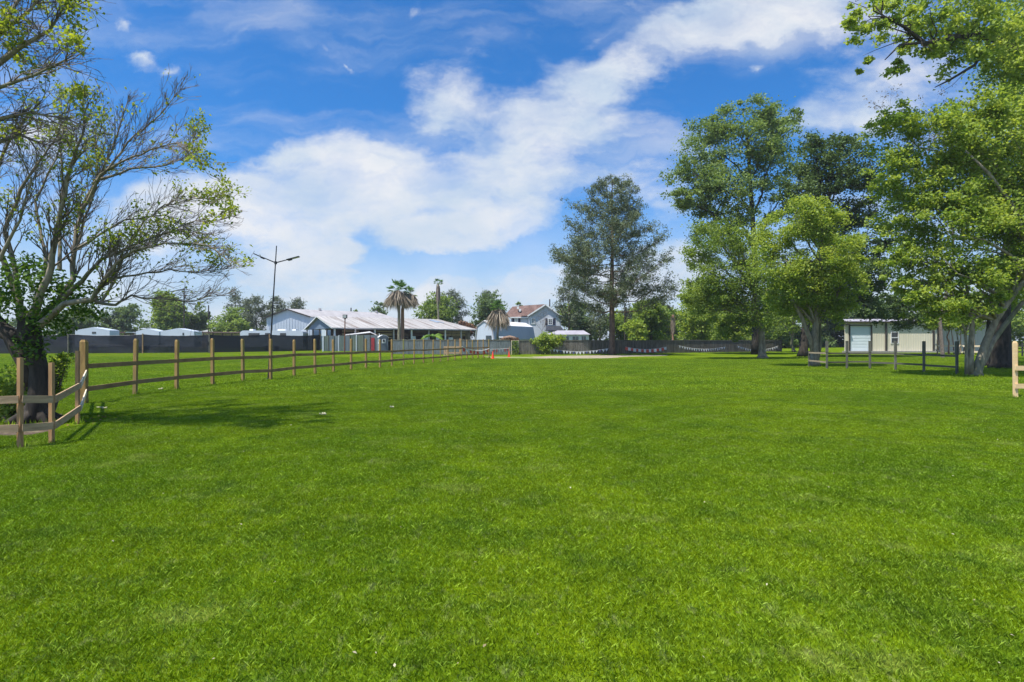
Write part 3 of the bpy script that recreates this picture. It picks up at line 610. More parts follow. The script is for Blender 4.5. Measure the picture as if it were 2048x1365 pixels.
# big trunk beyond, crown overhead at top right
Gt = G(2004, 737.5); DG = Gt.y
gt = tree('shade_tree', 'tree with the thickest dark trunk, behind the leaning stems, overhanging the top right', Gt,
     lobes_from_px([(1700, 30, 42, 28, -8), (1740, 70, 45, 32, -8), (1780, 20, 60, 40, -8), (1830, 70, 60, 40, -7), (1880, 20, 60, 45, -7), (1900, 110, 60, 45, -6), (1960, 60, 70, 60, -6), (2030, 80, 70, 70, -5), (1990, 160, 60, 45, -5), (2050, 180, 50, 55, -4), (1790, 130, 40, 25, -8), (1735, 130, 22, 18, -8), (1850, -40, 120, 50, -6), (1980, -60, 140, 80, -3), (2150, 50, 120, 160, -2), (2120, -160, 160, 120, 0), (1960, -200, 140, 90, 1), (2200, 250, 90, 90, 0), (2130, 60, 120, 120, 7)], DG, 1.0),
     1150, 90000, .18, 'leaf_light', M['bark_dark'], .50, 27, cr=.14, limbs=False, trunk=[Gt, P(2003, 690, DG), P(2004, 620, DG), P(2010, 540, DG), P(2030, 440, DG), P(2060, 330, DG), P(2080, 200, DG), P(2080, 60, DG), P(2080, -80, DG)], flare=1.5, hollow=.25)
b = MB(); b.tube([P(2080, 200, DG), P(2040, 110, DG-3), P(1985, 75, DG-5), P(1920, 72, DG-6.5), P(1850, 88, DG-7.5), P(1810, 55, DG-8), P(1760, 28, DG-8.4)], [.24, .2, .17, .14, .11, .07, .03], 8)
b.tube([P(1985, 75, DG-5), P(1950, 130, DG-5.5), P(1900, 160, DG-6), P(1870, 175, DG-6.5)], [.09, .07, .05, .02], 6)
b.tube([P(1860, 84, DG-7.5), P(1800, 90, DG-8), P(1770, 120, DG-8.4)], [.07, .05, .02], 6)
rq = random.Random(44); ln = [P(2080, 200, DG), P(2040, 110, DG-3), P(1985, 75, DG-5), P(1920, 72, DG-6.5), P(1850, 88, DG-7.5), P(1810, 55, DG-8), P(1760, 28, DG-8.4)]
for k in range(70):
    i = rq.randint(0, 5); q = ln[i].lerp(ln[i+1], rq.random()); e = q+Vector((rq.gauss(-.5, .9), rq.gauss(0, .9), rq.gauss(0, .8))); b.tube(curve_pts(q, e, 4, .08, rq, .07), [.035, .028, .02, .012, .006], 4, False)
b.build('side_limb', M['bark_dark'], gt, True)
s2 = G(1975, 733)
tree('broadleaf_tree', 'slim dark trunk between the leaning stems and the huge dark trunk', s2, lobes_from_px([(1980, 620, 40, 30), (1990, 590, 50, 35)], s2.y), 60, 2600, .2, 'leaf_mid', M['bark_dark'], .2, 28, trunk_top=P(1976, 600, s2.y))
# small trees by the building
s3 = G(1898, 709)
tree('broadleaf_tree', 'small tree with one reddish trunk in front of the building corner behind the pale pen', s3, lobes_from_px([(1895, 640, 32, 26), (1870, 625, 30, 28), (1910, 615, 35, 30)], s3.y), 110, 5200, .25, 'leaf_light', M['bark_red'], .10, 29, trunk_top=P(1898, 630, s3.y))
s4 = G(1916, 709)
r4 = tree('broadleaf_tree', 'small tree with a clump of slim pale stems inside the pale pen', s4, lobes_from_px([(1930, 640, 32, 24), (1950, 625, 34, 30)], s4.y), 90, 4200, .25, 'leaf_light', M['bark_grey'], .08, 30, trunk_top=P(1918, 630, s4.y))
b = MB()
for k, (dx, lean) in enumerate(((-.45, -.25), (.35, .15), (.8, .45))): q = s4+Vector((dx, .1*k, 0)); b.tube([q, q+Vector((lean*.4, 0, 1.3)), q+Vector((lean, .1, 3.0))], [.07, .055, .03], 6)
b.build('side_stem', M['bark_red'], r4, True)
s5 = G(1868, 708.6)
tree('dark_tree', 'low very dark evergreen crown hanging in front of the cream building roof', s5 + Vector((1.0, 0, 0)), lobes_from_px([(1790, 620, 30, 26), (1825, 628, 34, 26), (1850, 610, 30, 24), (1775, 605, 20, 18), (1805, 600, 28, 18), (1870, 630, 28, 26)], s5.y), 160, 9000, .26, 'leaf_dark', M['bark_dark'], .09, 31, trunk_top=P(1872, 625, s5.y))
# sparse brown tree above the leaning tree
bt = G(1886, 716)
def sparse(name, label, base, H, spread, seed, leafn, mat, lsize=.12, group=None, tw='twig', lm=1.0):
    rr = random.Random(seed); root = empty(name, base, label, 'tree', group); mb = MB(); tips = []
    def grow(p, d, L, r, lvl):
        n = 4; pts = [p]; q = p.copy()
        for i in range(n):
            d = (d+Vector([rr.gauss(0, .10) for _ in range(3)])+Vector((0, 0, .04))).normalized(); q = q+d*L/n; pts.append(q.copy())
        mb.tube(pts, [r*(1-.6*i/n) for i in range(n+1)], 3 if lvl > 1 else 6, False)
        if lvl >= 2: tips.extend([pts[-1], pts[-2]])
        if lvl < 4:
            for k in range(4 if lvl else 6):
                i = rr.randint(1 if lvl else 2, n); a = rr.uniform(0, 6.28); dd = (d+Vector((math.cos(a), math.sin(a), rr.uniform(-.1, .5)))*spread).normalized(); grow(pts[i], dd, L*rr.uniform(.5, .72), r*.45, lvl+1)
    grow(Vector(base), Vector((0, 0, 1)), H*.5, H*.0065, 0)
    mb.build('trunk', M[tw], root); r = np.random.default_rng(seed); t = np.array([tuple(x) for x in tips]); c = np.repeat(t, max(1, leafn//len(t)+1), 0); c = c[:max(leafn, 1)] if len(c) < leafn else c[r.permutation(len(c))[:leafn]]
    leaves('crown', c+r.normal(size=c.shape)*.16*lm, lsize, M[mat], root, seed, .35, 0); return root
sparse('sparse_tree', 'nearly bare brownish tree with hanging seeds showing above the leaning tree', bt, 27, .6, 41, 5600, 'seed', .22)

# ---- left foreground trees
def left_tree():
    D = 11.6; base = G(72, 846); root = empty('gnarled_tree', base, 'near half-bare tree with ivy-clad trunk behind the low stake fence', 'tree')
    rr = random.Random(77); r = np.random.default_rng(77)
    def Q(x, y, dd=0): return P(x, y, D+dd)
    t = MB(); t.tube([base, Q(72, 825), Q(76, 790), Q(78, 740), Q(68, 700), Q(58, 660), Q(60, 635)], [.26, .20, .17, .16, .165, .20, .19], 16)
    t.tube([Q(66, 770), Q(45, 720), Q(28, 690), Q(18, 672), Q(-20, 655), Q(-90, 630)], [.12, .13, .13, .12, .1, .08], 12)
    t.tube([Q(58, 665), Q(30, 672), Q(5, 655), Q(-25, 620), Q(-60, 560)], [.14, .13, .12, .1, .08], 12)
    for i in range(7):                                   # surface roots and bark ribs at the foot
        a = i*.95; e = base+Vector((math.cos(a)*.55, math.sin(a)*.5, -.03)); t.tube([Q(74, 800), base+Vector((math.cos(a)*.22, math.sin(a)*.2, .16)), e], [.1, .1, .05], 7)
    t.build('trunk', M['bark_dark'], root, True)
    limbs = [  # pixel path, depth offsets, start radius, end radius
        ([(60, 640), (95, 560), (108, 490), (122, 420), (138, 340), (165, 270), (175, 210)], 0, -.8, .14, .02),
        ([(70, 640), (120, 600), (145, 560), (150, 480), (160, 420), (185, 370), (215, 320), (235, 270), (255, 205)], .2, .9, .13, .015),
        ([(145, 560), (150, 500), (170, 440), (195, 360), (190, 300), (205, 235)], .4, 1.4, .07, .012),
        ([(125, 600), (165, 560), (200, 520), (250, 500), (320, 470), (390, 445), (440, 440)], 0, -1.0, .09, .01),
        ([(80, 650), (130, 610), (185, 600), (205, 565), (230, 530), (270, 500), (330, 485), (410, 490), (465, 525)], -.2, -1.3, .12, .012),
        ([(185, 600), (200, 604), (225, 570), (245, 520), (290, 440), (330, 410), (380, 400), (430, 395)], -.2, .6, .07, .01),
        ([(190, 605), (232, 612), (260, 592), (330, 598), (390, 602), (430, 590)], -.2, .2, .06, .01),
        ([(160, 430), (200, 350), (250, 320), (300, 300), (350, 285), (400, 315)], .4, -.5, .06, .01),
        ([(185, 370), (230, 320), (270, 270), (320, 230), (360, 180)], .4, .8, .055, .01),
        ([(200, 360), (260, 340), (330, 330), (370, 315), (395, 270)], .4, 1.6, .05, .01),
        ([(40, 640), (30, 540), (10, 460), (40, 380), (90, 310), (110, 280)], .3, .5, .11, .02),
        ([(50, 640), (5, 520), (-30, 430), (-20, 350), (20, 280), (60, 230)], .6, -.6, .12, .02),
        ([(95, 560), (85, 480), (70, 400), (110, 320), (130, 260), (140, 200)], .6, 1.6, .07, .012),
        ([(120, 540), (120, 440), (125, 340), (115, 260), (150, 170)], .8, 2.2, .07, .012),
        ([(150, 500), (200, 470), (250, 440), (330, 430), (380, 460), (415, 470)], .2, 1.5, .05, .01),
        ([(210, 560), (270, 550), (340, 540), (400, 545), (440, 540)], .0, 1.0, .045, .01),
        ([(10, 600), (-40, 560), (-110, 500), (-160, 400)], .2, .2, .10, .02), ([(0, 520), (40, 440), (60, 360), (40, 300)], -.6, -1.2, .06, .012)]
    mb = MB(); tw = MB(); tips = []
    def twig(p, d, L, rad, lvl, out):
        n = 4; pts = [p]; q = p.copy()
        for i in range(n):
            d = (d+Vector([rr.gauss(0, .13) for _ in range(3)])+Vector((0, 0, .05))).normalized(); q = q+d*L/n; pts.append(q.copy())
        tw.tube(pts, [max(rad*(1-.65*i/n), .0035) for i in range(n+1)], 3, False)
        tips.append((pts[-1], lvl))
        if lvl < 3:
            for k in range(3 if lvl == 1 else 2):
                i = rr.randint(1, n); a = Vector([rr.gauss(0, 1) for _ in range(3)]).normalized(); twig(pts[i], (d+a*.55+out*.2).normalized(), L*rr.uniform(.45, .75), rad*.6, lvl+1, out)
    for (path, d0, d1, r0, r1) in limbs:
        n = len(path); pts = []
        for i, (x, y) in enumerate(path):
            pts.append(Q(x, y, d0+(d1-d0)*i/(n-1)))
        # smooth
        sp = []
        for i in range(n-1):
            for k in range(3): sp.append(pts[i].lerp(pts[i+1], k/3)+Vector([rr.gauss(0, .012) for _ in range(3)]))
        sp.append(pts[-1]); m = len(sp); rd = [.66*(r0+(r1-r0)*(i/(m-1))**.6) for i in range(m)]
        mb.tube(sp, rd, 7, False)
        for i in range(m//4, m):
            for _ in range(3):
                d = (sp[min(i+1, m-1)]-sp[i-1]).normalized(); a = Vector([rr.gauss(0, 1) for _ in range(3)]).normalized()
                dd = (d+a*.6).normalized(); twig(sp[i], dd, rr.uniform(.45, 1.0)*(1-.62*i/m), max(rd[i]*.4, .008), 1, d)
    mb.build('limb', M['bark_grey'], root, True); tw.build('twigs', M['twig'], root)
    # young leaves in drifts near some of the twig ends
    c = []
    for (p, l) in tips:
        v = mnoise.noise(Vector((p.x*1.1, p.y*1.1, p.z*1.1+3.3)))
        px = 1024+p.x/p.y*F; py = HY-(p.z-CAMH)/p.y*F
        lim = .02 if py > 170 else .3
        if px > 330 and 360 < py < 500: lim = -.15
        if px > 250 and py > 530: lim = .28
        lim += .17 if px < 330 and py > 290 else .12
        if v > lim or rr.random() < .03: c += [np.array(p)+r.normal(size=3)*.06 for _ in range(rr.randint(2, 5))]
    leaves('crown', np.array(c), .068, M['leaf_spring'], root, 5, .6, .1)
    # dense dark leaves clothing the fork
    lob = lobes_from_px([(60, 560, 70, 45, 0), (120, 580, 60, 40, .2), (20, 600, 55, 45, -.3), (160, 595, 50, 28, 0), (90, 625, 60, 30, -.2), (110, 655, 40, 25, -.1), (60, 690, 28, 45, -.2), (-40, 580, 60, 60, 0), (175, 625, 40, 20, .2), (50, 530, 50, 30, .3)], D)
    cc = []
    for (x, y, z, rx, ry, rz) in lob:
        k = int(1100*(rx*ry*rz)**.5); d = r.normal(size=(k, 3)); d /= np.linalg.norm(d, axis=1)[:, None]; cc.append(np.array((x, y, z))+d*np.array((rx, ry, rz))*(r.random((k, 1))**.5))
    leaves('ivy', np.concatenate(cc), .085, M['leaf_ivy'], root, 6, .62, .2)
left_tree()
def second_tree():
    base = Vector((-13.2, 10.2, 0)); D = 10.2; root = empty('bare_tree', base, 'almost bare twiggy tree reaching in from the top left corner', 'tree')
    rr = random.Random(91); r = np.random.default_rng(91); mb = MB(); tw = MB(); tips = []
    def Q(x, y, dd=0): return P(x, y, D+dd)
    mb.tube([base, base+Vector((.1, 0, 1.5)), base+Vector((.4, .1, 3)), Q(-300, 250, .2), Q(-260, 100, .3)], [.3, .22, .2, .16, .1], 10)
    limbs = [[(-300, 250), (-180, 200), (-80, 180), (0, 175), (70, 150), (130, 120)], [(-300, 250), (-200, 260), (-90, 250), (-10, 240), (60, 225), (140, 240)], [(-260, 150), (-150, 110), (-60, 90), (10, 60), (60, 20), (90, -20)],
             [(-260, 150), (-180, 60), (-80, 10), (0, -20), (60, -60)], [(-90, 180), (-20, 140), (40, 95), (100, 60), (125, 20)], [(-200, 270), (-90, 300), (-20, 290), (40, 270), (90, 290)], [(-60, 100), (0, 60), (30, 10), (70, -50)]]
    def twig(p, d, L, rad, lvl):
        n = 4; pts = [p]; q = p.copy()
        for i in range(n):
            d = (d+Vector([rr.gauss(0, .14) for _ in range(3)])+Vector((0, 0, .03))).normalized(); q = q+d*L/n; pts.append(q.copy())
        tw.tube(pts, [max(rad*(1-.6*i/n), .0032) for i in range(n+1)], 3, False); tips.append(pts[-1])
        if lvl < 3:
            for k in range(3):
                i = rr.randint(1, n); a = Vector([rr.gauss(0, 1) for _ in range(3)]).normalized(); twig(pts[i], (d+a*.7).normalized(), L*rr.uniform(.5, .75), rad*.6, lvl+1)
    for li, path in enumerate(limbs):
        dd = rr.uniform(-1, 1); n = len(path); pts = [Q(x, y, dd*i/(n-1)) for i, (x, y) in enumerate(path)]; sp = []
        for i in range(n-1):
            for k in range(3): sp.append(pts[i].lerp(pts[i+1], k/3))
        sp.append(pts[-1]); m = len(sp); mb.tube(sp, [.07-.06*i/(m-1) for i in range(m)], 6, False)
        for i in range(m//3, m):
            for _ in range(3):
                d = (sp[min(i+1, m-1)]-sp[i-1]).normalized(); a = Vector([rr.gauss(0, 1) for _ in range(3)]).normalized(); twig(sp[i], (d+a*.75).normalized(), rr.uniform(.3, .7), .012, 1)
    mb.build('trunk', M['bark_grey'], root, True); tw.build('twigs', M['twig'], root)
    c = [np.array(p)+r.normal(size=3)*.06 for p in tips if mnoise.noise(Vector((p.x*1.3, p.y*1.3, p.z*1.6))) > .22 for _ in range(5)]
    leaves('crown', np.array(c), .08, M['leaf_spring'], root, 8, .6, .1)
second_tree()
def bush(name, label, base, lobes, n, size, mat, seed, cat='bush', stems=6, group=None):
    root = empty(name, base, label, cat, group); r = np.random.default_rng(seed); rr = random.Random(seed); cc = []; st = MB()
    tot = sum((l[3]*l[4]*l[5])**.66 for l in lobes)
    for (x, y, z, rx, ry, rz) in lobes:
        k = int(n*(rx*ry*rz)**.66/tot); nc = max(4, k//14); d = r.normal(size=(nc, 3)); d /= np.linalg.norm(d, axis=1)[:, None]
        cen = np.array((x, y, z))+d*np.array((rx, ry, rz))*(.3+.7*r.random((nc, 1))**.6); rep = cen[r.integers(0, nc, k)]; cc.append(rep+r.normal(size=(k, 3))*.17*(rx+rz)/2)
        for q in cen[:stems]: st.tube(curve_pts(base, Vector(q.tolist()), 3, .05, rr, .03), [.03, .02, .014, .006], 4, False)
    st.build('stems', M['twig'], root); c = np.concatenate(cc); c = c[c[:, 2] > .04]
    leaves('foliage', c, size, M[mat], root, seed); return root
bush('shrub', 'leafy light green suckers growing left of the near tree trunk behind the rails', G(20, 838), lobes_from_px([(15, 770, 30, 35, 0), (45, 790, 22, 30, 0), (-10, 800, 30, 30, 0), (20, 825, 35, 12, 0), (60, 740, 18, 30, -.3)], 12.0), 2600, .075, 'leaf_light', 51)
bush('shrub', 'leafy shoots growing right of the near tree trunk behind the corner stakes', G(105, 832), lobes_from_px([(112, 745, 20, 25, 0), (120, 725, 22, 14, 0), (105, 780, 14, 25, 0), (130, 712, 14, 8, 0)], 12.6), 1300, .07, 'leaf_light', 52)
bush('shrub', 'sprawling bright green shrub leaning over the board fence below the blue-grey house', G(1095, 709.3), lobes_from_px([(1092, 680, 22, 14, 0), (1075, 684, 16, 8, 0), (1108, 686, 16, 12, 0), (1090, 694, 18, 12, 0), (1122, 676, 10, 8, 0)], 65.5), 3000, .22, 'leaf_light', 53)
# ------------------------------------------------------------------ far trees (left to right)
FG = 'trees along the far skyline'
far = [  # name, label, x0,x1,y0,y1, D, lobes, leaves, size, mat, seed
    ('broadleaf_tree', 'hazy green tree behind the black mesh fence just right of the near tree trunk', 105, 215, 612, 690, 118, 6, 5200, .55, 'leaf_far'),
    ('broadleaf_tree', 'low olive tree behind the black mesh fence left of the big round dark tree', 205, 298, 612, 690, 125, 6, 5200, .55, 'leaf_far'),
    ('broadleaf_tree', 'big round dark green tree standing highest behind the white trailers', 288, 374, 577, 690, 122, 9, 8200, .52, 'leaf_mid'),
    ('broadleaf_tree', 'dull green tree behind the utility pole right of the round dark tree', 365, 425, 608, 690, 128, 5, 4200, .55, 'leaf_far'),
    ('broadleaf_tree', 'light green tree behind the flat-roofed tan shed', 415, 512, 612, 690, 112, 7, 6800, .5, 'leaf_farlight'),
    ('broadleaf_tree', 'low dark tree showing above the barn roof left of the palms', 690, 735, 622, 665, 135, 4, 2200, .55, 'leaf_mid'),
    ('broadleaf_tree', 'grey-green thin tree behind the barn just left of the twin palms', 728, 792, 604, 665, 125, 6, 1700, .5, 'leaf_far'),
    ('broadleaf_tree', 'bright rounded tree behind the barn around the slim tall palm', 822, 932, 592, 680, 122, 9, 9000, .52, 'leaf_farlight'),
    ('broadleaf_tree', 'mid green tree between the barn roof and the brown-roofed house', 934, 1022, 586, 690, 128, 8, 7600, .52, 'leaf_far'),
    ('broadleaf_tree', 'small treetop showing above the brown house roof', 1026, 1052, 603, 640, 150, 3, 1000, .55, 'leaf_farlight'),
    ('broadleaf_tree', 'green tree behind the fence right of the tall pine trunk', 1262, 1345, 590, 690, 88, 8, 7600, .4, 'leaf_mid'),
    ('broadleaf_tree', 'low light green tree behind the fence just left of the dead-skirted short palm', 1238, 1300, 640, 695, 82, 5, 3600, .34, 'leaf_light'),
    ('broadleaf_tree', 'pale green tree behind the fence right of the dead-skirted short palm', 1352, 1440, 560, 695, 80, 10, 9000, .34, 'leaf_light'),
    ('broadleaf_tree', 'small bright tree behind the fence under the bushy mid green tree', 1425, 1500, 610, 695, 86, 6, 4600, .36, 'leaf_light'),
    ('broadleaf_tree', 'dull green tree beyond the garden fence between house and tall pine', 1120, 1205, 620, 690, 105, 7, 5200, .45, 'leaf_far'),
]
for i, (nm, lb, x0, x1, y0, y1, D, nl, nlf, sz, mt) in enumerate(far):
    cx = (x0+x1)/2; base = Vector(((cx-1024)/F*D, D, 0))
    tree(nm, lb, base, auto_lobes(x0, x1, y0, y1, D, nl, 300+i), max(40, nlf//26), nlf, sz, mt, M['bark_grey' if nlf < 2000 else 'bark_dark'], .28, 400+i, FG, cr=.18, hollow=.3)
def small_pine(lb, x, y0, y1, D, w, seed, ncl=260, zc=.3, nw=26):
    base = Vector(((x-1024)/F*D, D, 0)); H = P(x, y0, D).z
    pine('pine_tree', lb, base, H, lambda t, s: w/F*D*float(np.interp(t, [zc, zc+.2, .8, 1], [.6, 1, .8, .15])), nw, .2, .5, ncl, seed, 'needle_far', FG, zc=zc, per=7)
small_pine('dark pine behind the left edge of the white metal building', 512, 597, 660, 125, 26, 61, 420, .35, 30)
small_pine('narrow dark pine at the left of the pine row by the light pole', 493, 600, 660, 130, 9, 62, 420, .4, 18)
small_pine('rounded pine top behind the white metal building at the light pole', 553, 597, 660, 128, 22, 63, 320, .45, 26)
small_pine('rightmost pine top above the white metal building roof ridge', 594, 600, 650, 130, 18, 64, 420, .5, 20)
small_pine('dark pine behind the bright rounded tree right of the slim tall palm', 905, 584, 650, 140, 30, 65, 520, .4, 34)
small_pine('dark pine behind the tree left of the brown-roofed house', 975, 585, 650, 140, 22, 66, 560, .45, 26)
small_pine('thin pine just right of the blue-grey house', 1138, 556, 690, 100, 28, 67, 420, .3, 30)
small_pine('thin pine second right of the blue-grey house', 1168, 605, 690, 112, 26, 68, 300, .3, 26)
small_pine('thin pine close left behind the tall pine trunk', 1200, 615, 690, 98, 20, 69, 260, .3, 26)
small_pine('thin pine close right behind the tall pine trunk', 1256, 622, 690, 104, 20, 70, 240, .3, 24)
small_pine('slender tall pine rising above the light green tree behind the tan shed', 470, 582, 670, 118, 16, 71, 260, .4, 18)
small_pine('dark pine left of the short palm behind the fence', 1318, 600, 690, 92, 24, 72, 420, .3, 30)
sparse('bare_tree', 'bare brown-grey tree by the house wall above the shed roof', Vector(((1078-1024)/F*90, 90, 0)), 6.2, .4, 43, 300, 'seed', .14, FG)
bush('dry_bush', 'reddish-brown dry bush between the barn and the blue-grey gambrel shed', Vector(((942-1024)/F*106, 106, 0)), lobes_from_px([(936, 655, 12, 10, 0), (948, 662, 12, 10, 0), (925, 652, 10, 9, 0)], 106), 1500, .4, 'dry_leaf', 54)
# distant wood closing the right side
def woodland(name, x0, x1, D, ytop, seed, n, mat, size):
    r = np.random.default_rng(seed); X0, X1 = (x0-1024)/F*D, (x1-1024)/F*D; c = []
    k = int((X1-X0)/5)
    for i in range(k):
        cx = X0+(X1-X0)*i/k+r.normal()*1.5; h = CAMH+(HY-ytop)*D/F*r.uniform(.75, 1.12)
        m = n//k; d = r.normal(size=(m, 3)); d /= np.linalg.norm(d, axis=1)[:, None]
        lob = r.integers(0, 9, m); lc = np.stack([r.normal(0, 2.2, 9), r.normal(0, 3, 9), np.linspace(.08, .86, 9)*h], 1)
        c.append(np.array((cx, D+r.normal()*3, 0))+lc[lob]+d*np.array((2.6, 2.6, h*.17))*r.random((m, 1))**.4)
    c = np.concatenate(c); c = c[c[:, 2] > .1]
    o = leaves(name, c, size, M[mat], None, seed); o['kind'] = 'stuff'; o['label'] = 'distant dark wood closing the lawn'; return o
woodland('woodland', 1440, 1800, 128, 588, 81, 46000, 'leaf_dark', .7)
woodland('woodland', 1930, 2350, 112, 585, 82, 16000, 'leaf_mid', .7)
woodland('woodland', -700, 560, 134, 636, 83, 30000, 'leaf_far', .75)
woodland('woodland', 1180, 1600, 110, 612, 84, 36000, 'leaf_mid', .55)

# ------------------------------------------------------------------ palms
def palm(name, label, base, top, r0, skirt_w, skirt_h, green, seed, bark='bark', lean_pts=None, closed=False, nfr=120, group='fan palms behind the fence', gw=1.0):
    rr = random.Random(seed); base = Vector(base); top = Vector(top); root = empty(name, base, label, 'palm tree', group)
    t = MB(); pts = curve_pts(base, top, 10, 0, rr, .004) if not lean_pts else lean_pts
    t.tube(pts, [r0*1.35]+[r0*(1-.25*i/9)*rr.uniform(.95, 1.05) for i in range(len(pts)-1)], 10); t.build('trunk', M[bark], root, True)
    seg = []
    for i in range(nfr):
        a = rr.uniform(0, 6.283); z0 = top.z-rr.uniform(0, .25)*skirt_h; w = skirt_w*rr.uniform(.35, 1.0)*(.4 if closed else 1)
        p0 = Vector((top.x, top.y, z0)); d = Vector((math.cos(a), math.sin(a), 0)); p1 = p0+d*w*.42+Vector((0, 0, -skirt_h*(.12 if not closed else .3)*rr.random())); 
        seg.append((p0, p1, .06))
        for k in range(9):
            a2 = a+rr.uniform(-.5, .5); e = p1+Vector((math.cos(a2), math.sin(a2), 0))*w*.15+d*w*rr.uniform(.1, .55)*(1 if not closed else .3)+Vector((0, 0, -skirt_h*rr.uniform(.35, .85))); seg.append((p1+Vector((rr.gauss(0, .05), rr.gauss(0, .05), .03)), e, .07))
    strips('dead_skirt', seg, M['dead_frond'], root, seed)
    seg = []
    for i in range(green):
        a = rr.uniform(0, 6.283); el = rr.uniform(-.2, 1.3); d = Vector((math.cos(a)*math.cos(el), math.sin(a)*math.cos(el), math.sin(el))); L = rr.uniform(.5, .85)*gw
        p1 = top+d*L; seg.append((top, p1, .05))
        for k in range(16):
            t2 = (k-7.5)/7.5*1.25; s = d.cross(Vector((0, 0, 1))); s = s.normalized() if s.length > .01 else Vector((1, 0, 0)); u = s.cross(d)
            dd = (d*math.cos(t2)+s*math.sin(t2)).normalized(); e = p1+dd*rr.uniform(.45, .7)*gw+Vector((0, 0, -.18*gw*rr.random())); seg.append((p1, e, .075*gw))
    if green: strips('crown', seg, M['palm_leaf'], root, seed+1)
    return root
def gp(x, D): return Vector(((x-1024)/F*D, D, 0))
palm('fan_palm', 'fan palm with the widest shaggy skirt, left of the pair before the barn', gp(799, 76), P(797, 581, 76), .22, 2.3, 2.6, 22, 1, 'bark_grey', gw=1.25)
palm('fan_palm', 'reddish-trunked fan palm, right trunk of the pair in front of the barn', gp(807, 77), P(821, 588, 77), .24, 1.5, 2.0, 16, 2, 'bark_red', lean_pts=[gp(806, 77), P(805, 680, 77), P(805, 650, 77), P(805, 620, 77), P(811, 600, 77), P(821, 588, 77)], gw=1.0)
palm('fan_palm', 'slim tallest fan palm with a narrow closed skirt rising behind the barn roof', gp(877, 112), P(876, 568, 112), .24, 1.9, 3.4, 14, 3, 'bark_grey', closed=True, gw=1.0, nfr=90)
palm('fan_palm', 'fan palm with broad brown skirt in front of the gambrel shed', gp(994, 75), P(997, 617, 75), .17, 2.0, 2.9, 22, 4, 'bark_grey', gw=1.0)
palm('fan_palm', 'short palm with a closed dead skirt and red-brown trunk behind the bunting', gp(1346, 78), P(1346, 630, 78), .15, 1.1, 2.3, 6, 5, 'bark_red', closed=True, nfr=80, gw=.7)
def banana():
    base = gp(867, 72); root = empty('banana_plant', base, 'bright yellow-green banana plant behind the fence in front of the barn', 'plant', None); rr = random.Random(9)
    s = MB(); s.tube([base, base+Vector((0, 0, 2.2))], [.12, .07], 8); s.build('stem', M['banana'], root); V = []; Fc = []; T = []
    for i in range(15):
        a = rr.uniform(0, 6.28); L = rr.uniform(1.2, 2.0); p = Vector((base.x, base.y, 2.1)); el = rr.uniform(.5, 1.2); w = rr.uniform(.18, .28); n0 = len(V); tt = rr.random()
        for j in range(8):
            u = j/7; q = p+Vector((math.cos(a), math.sin(a), 0))*L*u*math.cos(el*.6)+Vector((0, 0, L*(math.sin(el)*u-.9*u*u*.9))); sd_ = Vector((-math.sin(a), math.cos(a), 0)); ww = w*math.sin(math.pi*(.08+.9*u))
            V += [q-sd_*ww-Vector((0, 0, ww*.5)), q, q+sd_*ww-Vector((0, 0, ww*.5))]; T += [tt]*3
            if j: Fc += [(n0+3*j-3, n0+3*j-2, n0+3*j+1, n0+3*j), (n0+3*j-2, n0+3*j-1, n0+3*j+2, n0+3*j+1)]
    me = bpy.data.meshes.new('leaf_fan'); off = base; me.from_pydata([tuple(v-off) for v in V], [], Fc); ti = me.attributes.new('tint', 'FLOAT', 'POINT'); ti.data.foreach_set('value', T); me.materials.append(M['banana'])
    o = bpy.data.objects.new('leaf_fan', me); COL.objects.link(o); o.parent = root
banana()

# ------------------------------------------------------------------ timber rail fences
def post(mb, p, w, h, rz=0, top=.62):
    j = Vector((rr.gauss(0, .014), rr.gauss(0, .014), 0)); a = Vector((p.x, p.y, -.02)); t = a+j+Vector((0, 0, h-.04)); u = (math.cos(rz), math.sin(rz), 0)
    mb.beam(a, t, w, w, up=u); mb.box(tuple(t+Vector((0, 0, .03))), (w*.99, w*.99, .06), rz, top=top)
main = [(168, 808), (270, 790), (353, 779), (425, 770), (486, 763), (541.5, 760), (588, 753), (630, 749), (667, 745), (702, 741), (732, 738), (760, 736), (784, 734), (807, 731.5), (828, 729), (847, 728), (866, 726.5), (881, 725), (896, 723), (910, 721.5), (923, 720), (934, 719), (945, 718.5), (956, 718), (967, 717.5), (978, 717)]
rr = random.Random(3)
root = empty('rail_fence', G(168, 808), 'long two-rail timber fence on square posts running away across the lawn', 'fence')
mp = [G(x, y) for x, y in main]
for i, p in enumerate(mp):
    nx = mp[min(i+1, len(mp)-1)]-mp[max(i-1, 0)]; b = MB()
    w = (.14 if i == 0 else .10)*(1 if i < 13 else .8); h = 1.7+rr.uniform(-.02, .07)-(.0 if i else .0)
    post(b, p, w, h, math.atan2(nx.y, nx.x)+rr.uniform(-.06, .06)); b.build('post', M['post_wood'], root)
def side(p, q, off):
    d = (q-p).normalized(); return Vector((d.y, -d.x, 0))*off
for hh, dz in ((.98, 0), (.40, 0)):
    zs = [hh+rr.uniform(-.02, .02) for _ in mp]
    for i in range(len(mp)-1):
        s = side(mp[i], mp[i+1], .068 if i < 13 else .056); b = MB(); d = (mp[i+1]-mp[i]).normalized()*.012
        a0 = mp[i]+s+Vector((0, 0, zs[i]))+d; b0 = mp[i+1]+s+Vector((0, 0, zs[i+1]))-d
        b.beam(a0, b0, .032, .125 if i < 13 else .10); b.build('rail', M['rail_wood'], root)
